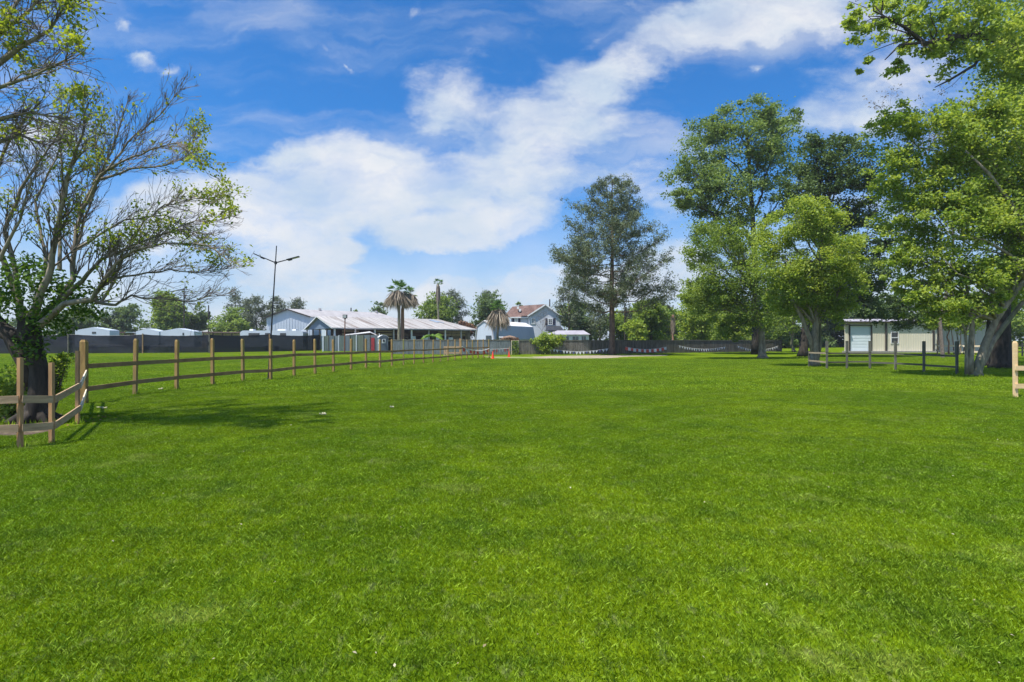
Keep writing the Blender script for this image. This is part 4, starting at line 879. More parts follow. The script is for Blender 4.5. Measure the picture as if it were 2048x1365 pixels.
# low stake fence near left
st = [(-60, 903, 705), (40, 897, 716), (103, 888, 726), (155, 848, 702)]
root = empty('stake_fence', G(40, 897), 'near low fence of thin stakes and boards at the left edge', 'fence')
sp = []
for i, (x, y, ty) in enumerate(st):
    p = G(x, y); sp.append(p); D = p.y; h = CAMH+(HY-ty)*D/F; b = MB(); b.box((p.x, p.y, h/2), (.062, .055, h), rr.uniform(-.2, .2)); b.build('stake', M['stake_wood'], root)
sp.append(mp[0])
tops = [.77, .77, .73, .78, .84]; lows = [.33, .32, .30, .32, .33]
for zl in (tops, lows):
    for i in range(4):
        s = side(sp[i], sp[i+1], .055 if i < 3 else .06); s = s if s.y < 0 or i >= 2 else -s
        s = side(sp[i], sp[i+1], .05)
        b = MB(); d = (sp[i+1]-sp[i]).normalized()*.004; b.beam(sp[i]+s+Vector((0, 0, zl[i]))+d, sp[i+1]+s+Vector((0, 0, zl[i+1]))-d, .024, .118 if i < 3 else .125)
        b.build('board', M['pale_wood'] if i == 3 else M['board_wood'], root)
# weathered fence on the right
rt = [(1618, 734.5), (1654, 739), (1694, 738.2), (1740, 738.6), (1791, 741), (1848, 745.5), (1914, 750.5)]
root = empty('weathered_fence', G(1654, 739), 'dark weathered stake-and-rail fence in the tree shade before the cream building', 'fence')
rp = [G(x, y) for x, y in rt]
for i, p in enumerate(rp):
    b = MB(); w = .07 if i == 0 else .10; h = 1.63 if i else 1.0
    b.box((p.x, p.y, h*.30), (w*.9, w*.9, h*.60)); b.box((p.x, p.y, h*.6+h*.2), (w*1.2, w*1.1, h*.4), rr.uniform(-.2, .2)); b.build('post', M['grey_post'], root)
for zz in (.93, .42):
    for i in range(len(rp)-1):
        b = MB(); s = Vector((0, .075, 0)); b.beam(rp[i]+s+Vector((0, 0, zz-rr.uniform(0, .04))), rp[i+1]+s+Vector((0, 0, zz-rr.uniform(0, .04))), .03, .095); b.build('rail', M['old_rail'] if i else M['stall_tan'], root)
# fresh timber fence at the right edge
root = empty('timber_fence', G(2031, 796), 'fresh pale timber two-rail fence cut off by the right edge of the picture', 'fence')
p = G(2031, 796); q = p+Vector((2.4, .15, 0)); q2 = q+Vector((2.4, .15, 0))
for pp in (p, q, q2):
    b = MB(); post(b, pp, .085, 1.66); b.build('post', M['fresh_wood'], root)
b = MB(); b.box((p.x+.11, p.y+.12, .81), (.085, .085, 1.62)); b.build('post', M['stake_wood'], root)
for zz in (.87, .345):
    for a_, b_ in ((p, q), (q, q2)):
        b = MB(); s = Vector((0, -.062, 0)); b.beam(a_+s+Vector((-.06 if a_ is p else .004, 0, zz)), b_+s+Vector((-.004, 0, zz)), .035, .135); b.build('rail', M['fresh_wood'], root)
# pale pen beyond
root = empty('pale_pen', G(1875, 709.5), 'sunlit pale two-rail pen around the slim trees at the building corner', 'fence')
pp = [G(1875, 708.5), G(1898, 709), G(1921, 709.4), G(1948, 709.8), G(1968, 710.4), G(1985, 711)]; pp2 = G(1873, 707.2)
for x in pp: b = MB(); b.box((x.x, x.y, .85), (.12, .12, 1.7)); b.build('post', M['board_wood'], root)
for zz in (.98, .32):
    for i in range(len(pp)-1): b = MB(); b.beam(pp[i]+Vector((0, -.09, zz)), pp[i+1]+Vector((0, -.09, zz)), .04, .20); b.build('rail', M['pale_wood'], root)
    b = MB(); b.beam(pp[0]+Vector((-.09, -.05, zz+.06)), pp2+Vector((-.09, 0, zz+.15)), .04, .18); b.build('rail', M['pale_wood'], root)
# far dark fence at the right edge
root = empty('dark_fence', G(2020, 712), 'dark far rail fence at the right edge beyond the huge trunk', 'fence')
fp = [G(x, 713) for x in (1985, 2015, 2045, 2075, 2105)]
for x in fp: b = MB(); b.box((x.x, x.y, .7), (.11, .11, 1.4)); b.build('post', M['old_wood'], root)
for zz in (1.05, .45):
    for i in range(4): b = MB(); b.beam(fp[i]+Vector((0, -.07, zz)), fp[i+1]+Vector((0, -.07, zz)), .03, .13); b.build('rail', M['old_wood'], root)
# short timber rack left of the bunting
root = empty('timber_rack', G(905, 711.5), 'low timber hitching rail with brown posts at the foot of the board fence', 'rack')
q0, q1 = G(889, 711.8), G(920, 711.8)
for x in (q0, G(893, 711), q1, G(922, 711)):
    h = 1.85 if x is q1 else 1.0; b = MB(); b.box((x.x, x.y, h/2), (.16, .14, h)); b.build('post', M['stake_wood'] if x is q1 else M['board_wood'], root)
for zz in (.92, .30): b = MB(); b.beam(q0+Vector((0, -.1, zz)), q1+Vector((0, -.1, zz)), .05, .16); b.build('rail', M['board_wood'], root)

# ------------------------------------------------------------------ board fence
def board_fence(name, label, pts, h, mat, pitch=.155, seed=1, rail=True, gaps=()):
    """pts: ground points; each bay between posts is one panel"""
    rr = random.Random(seed); root = empty(name, pts[0], label, 'fence')
    for a, c in zip(pts[:-1], pts[1:]):
        L = (c-a).length; n = max(1, round(L/2.6)); d = (c-a)/L; nor = Vector((d.y, -d.x, 0))
        if nor.y > 0: nor = -nor
        for k in range(n):
            s0 = L*k/n; s1 = L*(k+1)/n; m = MB(); T = []; x = s0+.01; dz = rr.uniform(-.04, .04)
            while x < s1-.02:
                w = min(pitch*rr.uniform(.85, 1.1), s1-.01-x); hh = h+dz+rr.uniform(-.025, .025); off = nor*rr.uniform(0, .012)
                c0 = a+d*(x+w/2)+off; before = len(m.v); m.beam(Vector((c0.x, c0.y, rr.uniform(.02, .06))), Vector((c0.x, c0.y, hh)), .018, w-.012, up=d); T += [min(1, max(0, rr.gauss(.45, .25)))]*(len(m.v)-before); x += w
            o = m.build('fence_panel', M[mat], root); ti = o.data.attributes.new('tint', 'FLOAT', 'POINT'); ti.data.foreach_set('value', T)
            if rail:
                m = MB(); c0 = a+d*s0+nor*.035; c1 = a+d*(s1-.01)+nor*.035
                m.beam(c0+Vector((0, 0, h-.06)), c1+Vector((0, 0, h-.06)), .035, .10); m.build('top_rail', M['old_rail'], root)
            m = MB(); c0 = a+d*s0-nor*.07; m.box((c0.x, c0.y, h*.5), (.09, .09, h)); m.build('post', M['old_wood'], root)
    return root
board_fence('board_fence', 'long weathered grey-brown board fence behind the tall pine', [G(1039, 709.6), G(1180, 709), G(1260, 708), G(1400, 706), G(1564, 703.8), G(1566, 703.8)+Vector((1.5, 14, 0))], 1.66, 'picket', seed=4)
board_fence('board_fence', 'blue-grey board fence in front of the barn and gambrel shed', [G(786, 708.7), G(850, 709.4), G(930, 710), G(1021, 710.3)], 1.72, 'picket_blue', seed=5)
# gate with vine
root = empty('garden_gate', G(1030, 710), 'chain-link garden gate overgrown with green vine between the two board fences', 'gate')
g0, g1 = G(1023, 710), G(1037.5, 709.8); b = MB(); b.box(((g0.x+g1.x)/2, (g0.y+g1.y)/2, .8), (abs(g1.x-g0.x), .012, 1.5)); b.build('mesh_panel', M['chain'], root)
b = MB(); b.tube([g0, g0+Vector((0, 0, 1.62)), g1+Vector((0, 0, 1.62)), g1], .035, 6); b.build('gate_frame', M['pale_wood'], root)
r = np.random.default_rng(4); n = 900; c = np.stack([r.uniform(g0.x, g1.x, n), r.normal(g0.y+.25, .15, n), 1.6*r.random(n)**1.1], 1); leaves('vine', c, .14, M['leaf_mid'], root, 4)
# thatch canopy + white board over the gate
root = empty('thatched_canopy', G(1019, 709.5), 'small dry thatch canopy on posts over the garden gate', 'canopy')
D = 67.5; b = MB(); b.tube([P(1003, 680, D), P(1008, 676.5, D), P(1020, 675, D), P(1030, 677, D), P(1036, 681.5, D)], [.10, .17, .22, .18, .08], 8); b.build('thatch', M['thatch'], root, True)
seg = []; rq = random.Random(6)
for i in range(260):
    x = rq.uniform(1001, 1038); p0 = P(x, 676+rq.uniform(-1, 2), D)+Vector((0, rq.uniform(-.3, .3), 0)); seg.append((p0, p0+Vector((rq.gauss(0, .1), rq.gauss(0, .1), -rq.uniform(.15, .5))), .05))
strips('thatch_fringe', seg, M['dry_leaf'], root, 6)
for x in (1006, 1021): b = MB(); q = gp(x, D); b.box((q.x, q.y, .9), (.1, .1, 1.8)); b.build('post', M['old_rail'], root)
root = empty('white_lean_to', gp(1013, 74), 'narrow white sheet roof behind the thatch canopy', 'shelter')
b = MB(); b.prism([P(998, 673.5, 74), P(1030, 676.5, 73), P(1030, 678, 73), P(998, 676, 74)], (0, 1.6, .1)); b.build('roof', M['roof_white'], root)
for x in (999, 1029): q = gp(x, 74.6); b = MB(); b.box((q.x, q.y, .98), (.08, .08, 1.96)); b.build('post', M['trim_white'], root)

# ------------------------------------------------------------------ black mesh fence
def mesh_fence():
    px = [(-160, 708.2), (-20, 708), (137, 707.7), (286, 707), (419, 706), (539, 704), (641, 702)]; pts = [G(x, y) for x, y in px]
    root = empty('mesh_fence', pts[1], 'tall black shade-cloth fence on thin posts across the left background', 'fence'); rr = random.Random(8)
    for i, p in enumerate(pts):
        h = 2.36 if i < 6 else 2.5; b = MB(); b.box((p.x, p.y-.07, h/2+.06), (.13, .10, h+.12)); b.build('post', M['rail_wood'] if i % 2 else M['old_rail'], root)
    for a, c, i in zip(pts[:-1], pts[1:], range(9)):
        n = 16; V = []; Fc = []; L = (c-a).length; ha = 2.34 if i < 5 else 2.4; hb = 2.34 if i < 4 else 2.45
        for k in range(n+1):
            t = k/n; p = a.lerp(c, t); h = ha+(hb-ha)*t-.16*math.sin(math.pi*t)+rr.gauss(0, .012); rows = 6
            for j in range(rows+1):
                u = j/rows; V.append((p.x, p.y+.10*math.sin(3.1*t*L*.4+u*3)*u*(1-u)*3+.03*rr.gauss(0, 1), .04+(h-.04)*u))
        for k in range(n):
            for j in range(6): q = k*7+j; Fc.append((q, q+7, q+8, q+1))
        b = MB(); b.add(V, Fc); b.build('shade_cloth', M['cloth'], root, True)
        b = MB(); b.tube([Vector(V[k*7+6])+Vector((0, 0, .012)) for k in range(n+1)], .02, 4); b.build('top_wire', M['steel_dark'], root)
    return pts
mesh_fence()
for lb, x0, x1, y0, D in (('long pale pipe lying behind the black mesh fence, left one', 178, 248, 690.5, 72), ('bent pale pipe lying behind the black mesh fence, right one', 303, 352, 692, 73.5)):
    a, c = P(x0, y0, D), P(x1, y0+1, D); root = empty('pipe', Vector(((a.x+c.x)/2, D, 0)), lb, 'pipe'); b = MB(); b.tube([a, a.lerp(c, .4)+Vector((0, 0, .02)), c], .05, 6); b.build('tube', M['trim_white'], root)
    for q in (a.lerp(c, .1), a.lerp(c, .9)): b = MB(); b.beam((q.x, D, 0), (q.x, D, q.z-.03), .08, .08); b.build('trestle', M['old_rail'], root)

# ------------------------------------------------------------------ buildings helper
def ribs(mb, a, b, h0, h1, pitch=.3, d=.025, nor=None):
    """vertical raised ribs on a wall from a to b"""
    a, b = Vector(a), Vector(b); L = (b-a).length; u = (b-a)/L; nor = nor or Vector((u.y, -u.x, 0))
    n = int(L/pitch)
    for k in range(1, n):
        p = a+u*(k*L/n)+nor*d/2; t = k/n; hh = h1(t) if callable(h1) else h1; mb.beam(p+Vector((0, 0, h0)), p+Vector((0, 0, hh)), d, .06, up=u)
# --- cream metal building
def cream_building():
    D = 76.0; gx = lambda x: (x-1024)/F*D; root = empty('metal_building', gp(1690, D), 'cream ribbed metal building with white roll-up door, behind the weathered fence', 'building')
    x0, x1, x2, x3, x4 = gx(1689), gx(1771.5), gx(1866.5), gx(1874), gx(1990); zt = CAMH+(HY-643.5)*D/F; dep = 9.0
    dx0, dx1, dz = gx(1699.5), gx(1742), CAMH+(HY-652)*D/F
    wx0, wx1, wz0, wz1 = gx(1782), gx(1796.5), CAMH+(HY-687)*D/F, CAMH+(HY-664.5)*D/F
    b = MB(); pcs = [(x0, dx0, 0, zt), (dx0, dx1, dz, zt), (dx1, wx0, 0, zt), (wx0, wx1, 0, wz0), (wx0, wx1, wz1, zt), (wx1, x3, 0, zt)]
    for (a, c, z0, z1) in pcs: b.add([(a, D, z0), (c, D, z0), (c, D, z1), (a, D, z1)], [(0, 1, 2, 3)])
    xb = x0*(D+dep)/D+.25; xh = x0+(xb-x0)/2; b.add([(x0, D, 0), (xb, D+dep, 0), (xb, D+dep, zt), (xh, D+dep/2, zt+.35), (x0, D, zt)], [(0, 1, 2, 3, 4)]); b.add([(x3, D, 0), (x3, D+dep, 0), (x3, D+dep, zt), (x3, D, zt)], [(0, 1, 2, 3)]); b.add([(xb, D+dep, 0), (x3, D+dep, 0), (x3, D+dep, zt), (xb, D+dep, zt)], [(0, 1, 2, 3)])
    for (a, c, z0, z1) in pcs: ribs(b, (a, D, 0), (c, D, 0), z0, z1, .32, .03, Vector((0, -1, 0)))
    b.build('wall', M['metal_cream'], root)
    b = MB(); b.add([(x3, D+.8, 0), (x4, D+.8, 0), (x4, D+.8, zt), (x3, D+.8, zt)], [(0, 1, 2, 3)]); ribs(b, (x3, D+.8, 0), (x4, D+.8, 0), 0, zt, .32, .03, Vector((0, -1, 0))); b.build('wing_wall', M['metal_greyg'], root)
    b = MB(); b.add([(x0-.3, D-.35, zt+.0), (x4, D-.35, zt+.0), (x4, D+dep/2, zt+.50), (xh-.3, D+dep/2, zt+.50)], [(0, 1, 2, 3)]); b.add([(xh-.3, D+dep/2, zt+.50), (x4, D+dep/2, zt+.50), (x4, D+dep+.3, zt), (xb-.3, D+dep+.3, zt)], [(0, 1, 2, 3)])
    b.build('roof', M['roof_lav'], root)
    b = MB(); b.box(((x0+x4)/2-.1, D-.36, zt-.06), (x4-x0+.5, .1, .16)); b.build('gutter', M['trim_dark'], root)
    for x in (x1, x2, x3+.12): b = MB(); b.box((x, D-.11, zt/2-.1), (.20, .12, zt-.2)); b.build('downspout', M['trim_dark'], root)
    b = MB(); b.add([(dx0, D+.06, 0), (dx1, D+.06, 0), (dx1, D+.06, dz), (dx0, D+.06, dz)], [(0, 1, 2, 3)])
    for k in range(1, 9): b.box(((dx0+dx1)/2, D+.055, dz*k/9), (dx1-dx0-.02, .03, .05))
    dr = b.build('roll_up_door', M['door_white'], root)
    b = MB(); b.box((dx0-.05, D-.06, dz/2), (.16, .12, dz)); b.box((dx1+.05, D-.06, dz/2), (.10, .12, dz)); b.box(((dx0+dx1)/2, D-.06, dz+.05), (dx1-dx0+.3, .12, .1)); b.build('door_frame', M['trim_dark'], dr)
    b = MB(); b.add([(wx0, D+.08, wz0), (wx1, D+.08, wz0), (wx1, D+.08, wz1), (wx0, D+.08, wz1)], [(0, 1, 2, 3)]); w = b.build('window', M['glass_dark'], root)
    b = MB(); t = .09; zm = (wz0+wz1)/2
    for z in (wz0, wz1): b.box(((wx0+wx1)/2, D-.03, z), (wx1-wx0+t, .08, t))
    b.box(((wx0+wx1)/2, D-.01, zm), (wx1-wx0-.1, .08, t))
    for x in (wx0, wx1): b.box((x, D-.03, zm), (t, .08, wz1-wz0-t))
    b.build('window_frame', M['trim_white'], w)
    b = MB(); b.box(((x0+x4)/2, D-.25, .10), (x4-x0+.6, .6, .20)); b.build('footing', M['concrete'], root)
    b = MB(); b.box((gx(1693), D-.3, zt-.4), (.35, .5, .12)); b.build('wall_lamp', M['trim_dark'], root)
cream_building()
# --- white gabled metal building, far left
def white_building():
    D = 104; root = empty('metal_building', gp(580, D), 'big white gabled metal building behind the light pole', 'building')
    a, ap, c = P(533, 636.5, D), P(577, 619, D), P(624, 634.5, D); go = Vector((13, 15, 0))
    w = MB(); poly = [Vector((a.x, D, 0)), Vector((c.x, D, 0)), c, ap, a]; w.add(poly, [(0, 1, 2, 3, 4)]); L = c.x-a.x
    ribs(w, (a.x, D, 0), (c.x, D, 0), 0, lambda t: (a.z+(ap.z-a.z)*(t/((ap.x-a.x)/L)) if t < (ap.x-a.x)/L else c.z+(ap.z-c.z)*(1-t)/(1-(ap.x-a.x)/L))-.05, .5, .05, Vector((0, -1, 0)))
    w.add([Vector((c.x, D, 0)), Vector((c.x, D, 0))+go, c+go, c], [(0, 1, 2, 3)]); w.add([Vector((a.x, D, 0)), Vector((a.x, D, 0))+go, a+go, a], [(0, 1, 2, 3)])
    w.build('wall', M['metal_white'], root)
    ov = Vector((-.2, -.35, 0)); r_ = MB(); r_.add([ap+ov+Vector((0, 0, .1)), c+ov+Vector((.3, 0, .03)), c+go+Vector((.3, 0, .03)), ap+go+Vector((0, 0, .1))], [(0, 1, 2, 3)]); r_.add([ap+ov+Vector((0, 0, .1)), a+ov+Vector((-.3, 0, .03)), a+go+Vector((-.3, 0, .03)), ap+go+Vector((0, 0, .1))], [(0, 1, 2, 3)]); r_.build('roof', M['roof_grey'], root)
    t = MB(); t.beam(a+ov, ap+ov, .1, .22); t.beam(ap+ov, c+ov, .1, .22); t.build('rake_trim', M['trim_dark'], root)
    for k in (.3, .95): v = MB(); q = ap.lerp(ap+go, k); v.box((q.x+.3, q.y, q.z+.25), (.4, .4, .35)); v.build('roof_vent', M['roof_grey'], root)
white_building()
# --- open barn
def barn():
    NC = gp(669, 85); FC = gp(952, 101); BL = gp(614, 101); ze = 3.57
    u = (FC-NC).normalized(); v = (BL-NC); W_ = v.length; v = v.normalized(); L = (FC-NC).length
    root = empty('open_barn', NC, 'long open-sided barn with rusty white sheet roof behind the twin palms', 'barn')
    M1 = NC+v*W_/2; zr = 5.55; up = lambda p, z: Vector((p.x, p.y, z))
    g = MB(); g.prism([up(NC, ze-.12), up(M1, zr-.1), up(BL, ze-.12)], u*.08); nor = -u
    ribs(g, NC, BL, ze-.12, lambda t: ze-.1+(zr-ze)*(1-abs(2*t-1))-.08, .45, .05, nor); g.build('gable_wall', M['metal_blue'], root)
    e = u*.5; F0 = NC-v*.5-e; F1 = FC-v*.5; R0 = M1-e; R1 = M1+u*(L-3.5)
    r_ = MB(); r_.add([up(F0, ze-.08), up(F1, ze-.08), up(R1, zr), up(R0, zr)], [(0, 1, 2, 3)])
    n = 30
    for k in range(n+1):                                   # standing ribs
        t = k/n; lo = F0.lerp(F1, t); hi = R0.lerp(R1, t); r_.beam(up(lo, ze-.06), up(hi, zr+.02), .08, .05)
    B0 = BL+v*.5-e; B1 = FC+v*W_+v*.5; r_.add([up(B0, ze-.08), up(B1, ze-.08), up(R1, zr), up(R0, zr)], [(3, 2, 1, 0)])
    r_.add([up(F1, ze-.08), up(R1, zr), up(B1, ze-.08)], [(0, 1, 2)])
    rf = r_.build('roof', M['roof_sheet'], root)
    pt = MB()
    for (a0, b0, a1, b1) in ((.865, .62, .93, .90), (.55, .6, .60, .75), (.90, .55, .925, .68)):
        q = [F0.lerp(F1, a0).lerp(R0.lerp(R1, a0), b0), F0.lerp(F1, a1).lerp(R0.lerp(R1, a1), b0+.04), F0.lerp(F1, a1-.02).lerp(R0.lerp(R1, a1-.02), b1), F0.lerp(F1, a0+.01).lerp(R0.lerp(R1, a0+.01), b1-.03)]
        z = lambda b_: ze-.08+(zr-ze+.08)*b_+.07
        pt.add([up(q[0], z(b0)), up(q[1], z(b0+.04)), up(q[2], z(b1)), up(q[3], z(b1-.03))], [(0, 1, 2, 3)])
    pt.build('tarp_patch', M['metal_blue'], rf)
    f = MB(); f.beam(up(F0, ze-.16), up(F1, ze-.16), .06, .2); f.build('fascia', M['roof_grey'], root); f = MB(); f.beam(up(F0, ze-.13), up(R0, zr-.06), .06, .16); f.beam(up(R0, zr-.06), up(B0, ze-.13), .06, .16); f.build('rake_board', M['trim_white'], root)
    for k in range(9):
        q = NC+u*(L*k/8)-v*.1 if k < 8 else FC-u*.1; p_ = MB(); p_.box((q.x, q.y, (ze-.1)/2), (.22, .18, ze-.1), math.atan2(u.y, u.x)); p_.build('post', M['trim_white'] if k % 2 == 0 else M['roof_grey'], root)
    for k in range(1, 5):
        q = NC+v*(W_*k/4); p_ = MB(); p_.box((q.x, q.y, (ze-.1)/2), (.18, .18, ze-.1)); p_.build('post', M['trim_dark'], root)
    # stalls: back wall, dividers, board fronts
    mid = NC+v*6; w = MB(); w.prism([up(mid+u*1, 0), up(mid+u*(L-1), 0), up(mid+u*(L-1), ze), up(mid+u*1, ze)], v*.1); w.build('stall_wall', M['stall_brown'], root)
    rq = random.Random(12)
    for k in range(9):
        q = NC+u*(1.5+k*(L-3)/8)+v*1.6; d = MB(); d.prism([up(q, 0), up(q+v*4.2, 0), up(q+v*4.2, 2.5), up(q, 2.5)], u*.08); d.build('stall_divider', M['stall_brown'], root)
    for k in range(8):
        q = NC+u*(1.6+k*(L-3)/8)+v*1.5; q2 = NC+u*(1.5+(k+1)*(L-3)/8)+v*1.5; d = MB()
        for j in range(4):
            zz = 1.55+j*.5
            if rq.random() < .75: d.beam(up(q, zz), up(q2, zz), .04, .22 if j != 2 else .38)
        if d.v: d.build('stall_rails', M['stall_tan'] if k in (0, 2, 6, 7) else M['stall_brown'], root)
    for k, (s, w_, z0, z1) in enumerate(((5.5, .9, 1.3, 2.5), (13.0, .9, 1.2, 2.3), (15.3, 1.0, 1.2, 2.4), (17.8, .7, 1.3, 2.2), (20.3, .9, 1.2, 2.1))):
        q = NC+u*s+v*.6; d = MB(); d.prism([up(q, z0), up(q+u*w_, z0), up(q+u*w_, z1), up(q, z1)], v*.05); d.build('notice_sheet', M['sheet'], root)
    q = NC+v*(W_*.25); d = MB(); d.prism([up(q, 1.6), up(q+v*3, 1.6), up(q+v*3, 3.2), up(q, 3.2)], u*.05); d.build('side_sheet', M['sheet'], root)
    w = MB(); q = NC+u*(L-5)+v*2.2; w.prism([up(q, 0), up(q+u*5, 0), up(q+u*5, ze), up(q, ze)], v*.06); w.build('end_screen', M['seed_wall'], root)
M['seed_wall'] = surf('seed_wall', (.30, .25, .20), (.13, .10, .085), .9, 3.5, (1, 1, .25))
barn()
# --- gambrel shed
def gambrel():
    A = gp(952, 84); Bq = gp(988, 79.5); E = gp(1070, 93); root = empty('gambrel_shed', Bq, 'blue-grey gambrel-roofed shed with white ridge behind the broad-skirted palm', 'shed')
    up = lambda p, z: Vector((p.x, p.y, z)); off = E-Bq
    prof = [(0, 0), (0, 1.75), (.10, 3.72), (.47, 4.42), (.88, 3.72), (1, 1.75), (1, 0)]
    front = [up(A.lerp(Bq, t), z) for t, z in prof]; g = MB(); g.add(front, [tuple(range(7))]); nor = Vector(((A-Bq).y, -(A-Bq).x, 0)).normalized(); nor = nor if nor.y < 0 else -nor
    g.add([front[5], front[6], front[6]+off, front[5]+off], [(0, 1, 2, 3)]); g.add([p+off for p in front], [tuple(range(7))])
    g.build('wall', M['metal_white'], root)
    r_ = MB(); r_.prism([front[4], front[5], front[5]+off, front[4]+off], Vector((off.y, -off.x, 0)).normalized()*.08+Vector((0, 0, .02))); r_.prism([front[2], front[1], front[1]+off, front[2]+off], (-.08, 0, .02)); r_.build('lower_roof', M['metal_blue'], root)
    r_ = MB(); r_.prism([front[3], front[4], front[4]+off, front[3]+off], (0, 0, .1)); r_.prism([front[3], front[2], front[2]+off, front[3]+off], (0, 0, .1)); r_.build('upper_roof', M['roof_white'], root)
    t = MB(); n_ = nor*.08
    for i in range(1, 5): t.beam(front[i]+n_, front[i+1]+n_, .08, .12)
    t.build('rake_trim', M['roof_grey'], root)
    d = MB(); q = Bq.lerp(A, .12)+nor*.06; q2 = Bq.lerp(A, .42)+nor*.06; d.add([up(q, 1.2), up(q2, 1.2), up(q2, 2.3), up(q, 2.3)], [(0, 1, 2, 3)]); w = d.build('window', M['glass'], root)
gambrel()
# --- two storey house
def house():
    D = 110; root = empty('house', gp(1090, D), 'two-storey blue-grey house with brown shingle roof left of the tall pine', 'house'); gx = lambda x, d=D: (x-1024)/F*d
    L_, R_, AP = P(1059, 633, D), P(1121.5, 635, D), P(1091, 609.8, D); gv = Vector((-3.5, 9, 0))
    w = MB(); w.add([Vector((L_.x, D, 0)), Vector((R_.x, D, 0)), R_, AP, L_], [(0, 1, 2, 3, 4)]); w.add([Vector((L_.x, D, 0)), Vector((L_.x-.1, D+2.5, 0)), Vector((L_.x-.1, D+2.5, L_.z)), L_], [(0, 1, 2, 3)])
    a = Vector((gx(1022), D+2.5, 0)); c = Vector((gx(1059)-.1, D+2.5, 0)); w.add([a, c, c+Vector((0, 0, L_.z)), a+Vector((0, 0, L_.z))], [(0, 1, 2, 3)]); w.add([Vector((R_.x, D, 0)), Vector((R_.x, D+9, 0)), Vector((R_.x, D+9, R_.z)), R_], [(0, 1, 2, 3)])
    w.build('wall', M['siding'], root)
    r_ = MB(); rb = AP+Vector((-5.8, 3.5, .1)); e0 = Vector((gx(1018), D+2.2, L_.z-.1)); ov = Vector((0, -.4, .08))
    r_.add([AP+ov, L_+ov+Vector((-.4, 0, -.1)), Vector((gx(1058), D+2.2, L_.z-.1)), rb+Vector((2.0, .5, 0))], [(0, 1, 2, 3)])
    r_.add([AP+ov, rb+Vector((2, .5, 0)), rb+Vector((-.6, .5, -.25)), AP+Vector((0, 5, .0))], [(0, 1, 2, 3)])
    r_.add([Vector((gx(1058), D+2.2, L_.z-.1)), e0, rb+Vector((-.6, .5, -.25)), rb+Vector((2.0, .5, 0))], [(0, 1, 2, 3)])
    r_.add([e0, e0+Vector((-1.5, 6, 0)), rb+Vector((-.6, .5, -.25))], [(0, 1, 2)])
    r_.add([AP+ov, R_+ov+Vector((.4, 0, -.1)), R_+Vector((.4, 9, -.1)), AP+Vector((0, 9, .1))], [(0, 1, 2, 3)])
    r_.build('roof', M['shingle'], root)
    d = MB(); h0, h1, h2, h3 = P(1041, 632, D+1.9), P(1049, 615.5, D+3), P(1064, 616.5, D+3), P(1057, 632, D+1.9); d.prism([h0, h3, h2, h1], (0, .25, .2)); d.build('dormer_hip', M['shingle'], root)
    t = MB(); o_ = Vector((0, -.45, 0)); t.beam(L_+o_+Vector((-.4, 0, 0)), AP+o_, .06, .25); t.beam(AP+o_, R_+o_+Vector((.4, 0, 0)), .06, .25); t.beam(Vector((gx(1020), D+2.1, L_.z-.15)), Vector((gx(1059), D+2.1, L_.z-.15)), .08, .22); t.build('fascia', M['trim_white'], root)
    def window(x0, x1, y0, y1, d, shut, lit):
        zz0, zz1 = CAMH+(HY-y1)*d/F, CAMH+(HY-y0)*d/F; X0, X1 = gx(x0, d), gx(x1, d); f = MB(); f.box(((X0+X1)/2, d-.06, (zz0+zz1)/2), (X1-X0+.22, .08, zz1-zz0+.22)); fr = f.build('window', M['trim_white'], root)
        g = MB(); n = 2
        for i in range(2):
            for j in range(3):
                ww, hh = (X1-X0)/2, (zz1-zz0)/3; g.box((X0+ww*(i+.5), d-.10, zz0+hh*(j+.5)), (ww-.08, .03, hh-.08))
        g.build('pane', M[lit], fr)
        if shut:
            for sx in (X0-.42, X1+.42): s = MB(); s.box((sx, d-.07, (zz0+zz1)/2), (.40, .08, zz1-zz0+.3)); s.build('shutter', M['shutter'], root)
    window(1097, 1104, 638.5, 649, D, True, 'glass_dark'); window(1030.5, 1034.5, 637.5, 643.5, D+2.5, True, 'glass'); window(1063.5, 1069.5, 637.5, 647.5, D, False, 'glass')
    a_ = MB(); q = [P(1093, 652.2, D-.1), P(1121, 652.2, D-.1), P(1128, 661, D-3), P(1091, 661, D-3)]; a_.prism(q, (0, 0, -.12)); a_.build('porch_roof', M['awning'], root)
    for x in (1092, 1127): p_ = MB(); q = gp(x, D-2.8); p_.box((q.x, q.y, 1.7), (.15, .15, 3.4)); p_.build('porch_post', M['trim_white'], root)
    for x, y in ((1036, 616), (1040, 621), (1074, 613)): v_ = MB(); q = P(x, y, D+3); v_.box(q, (.4, .4, .5)); v_.build('roof_vent', M['trim_white'], root)
    an = MB(); q = P(1099.5, 599, D+1); an.tube([Vector((q.x, q.y, AP.z-1.5)), q], .12, 6); an.build('flue', M['trim_dark'], root)
house()
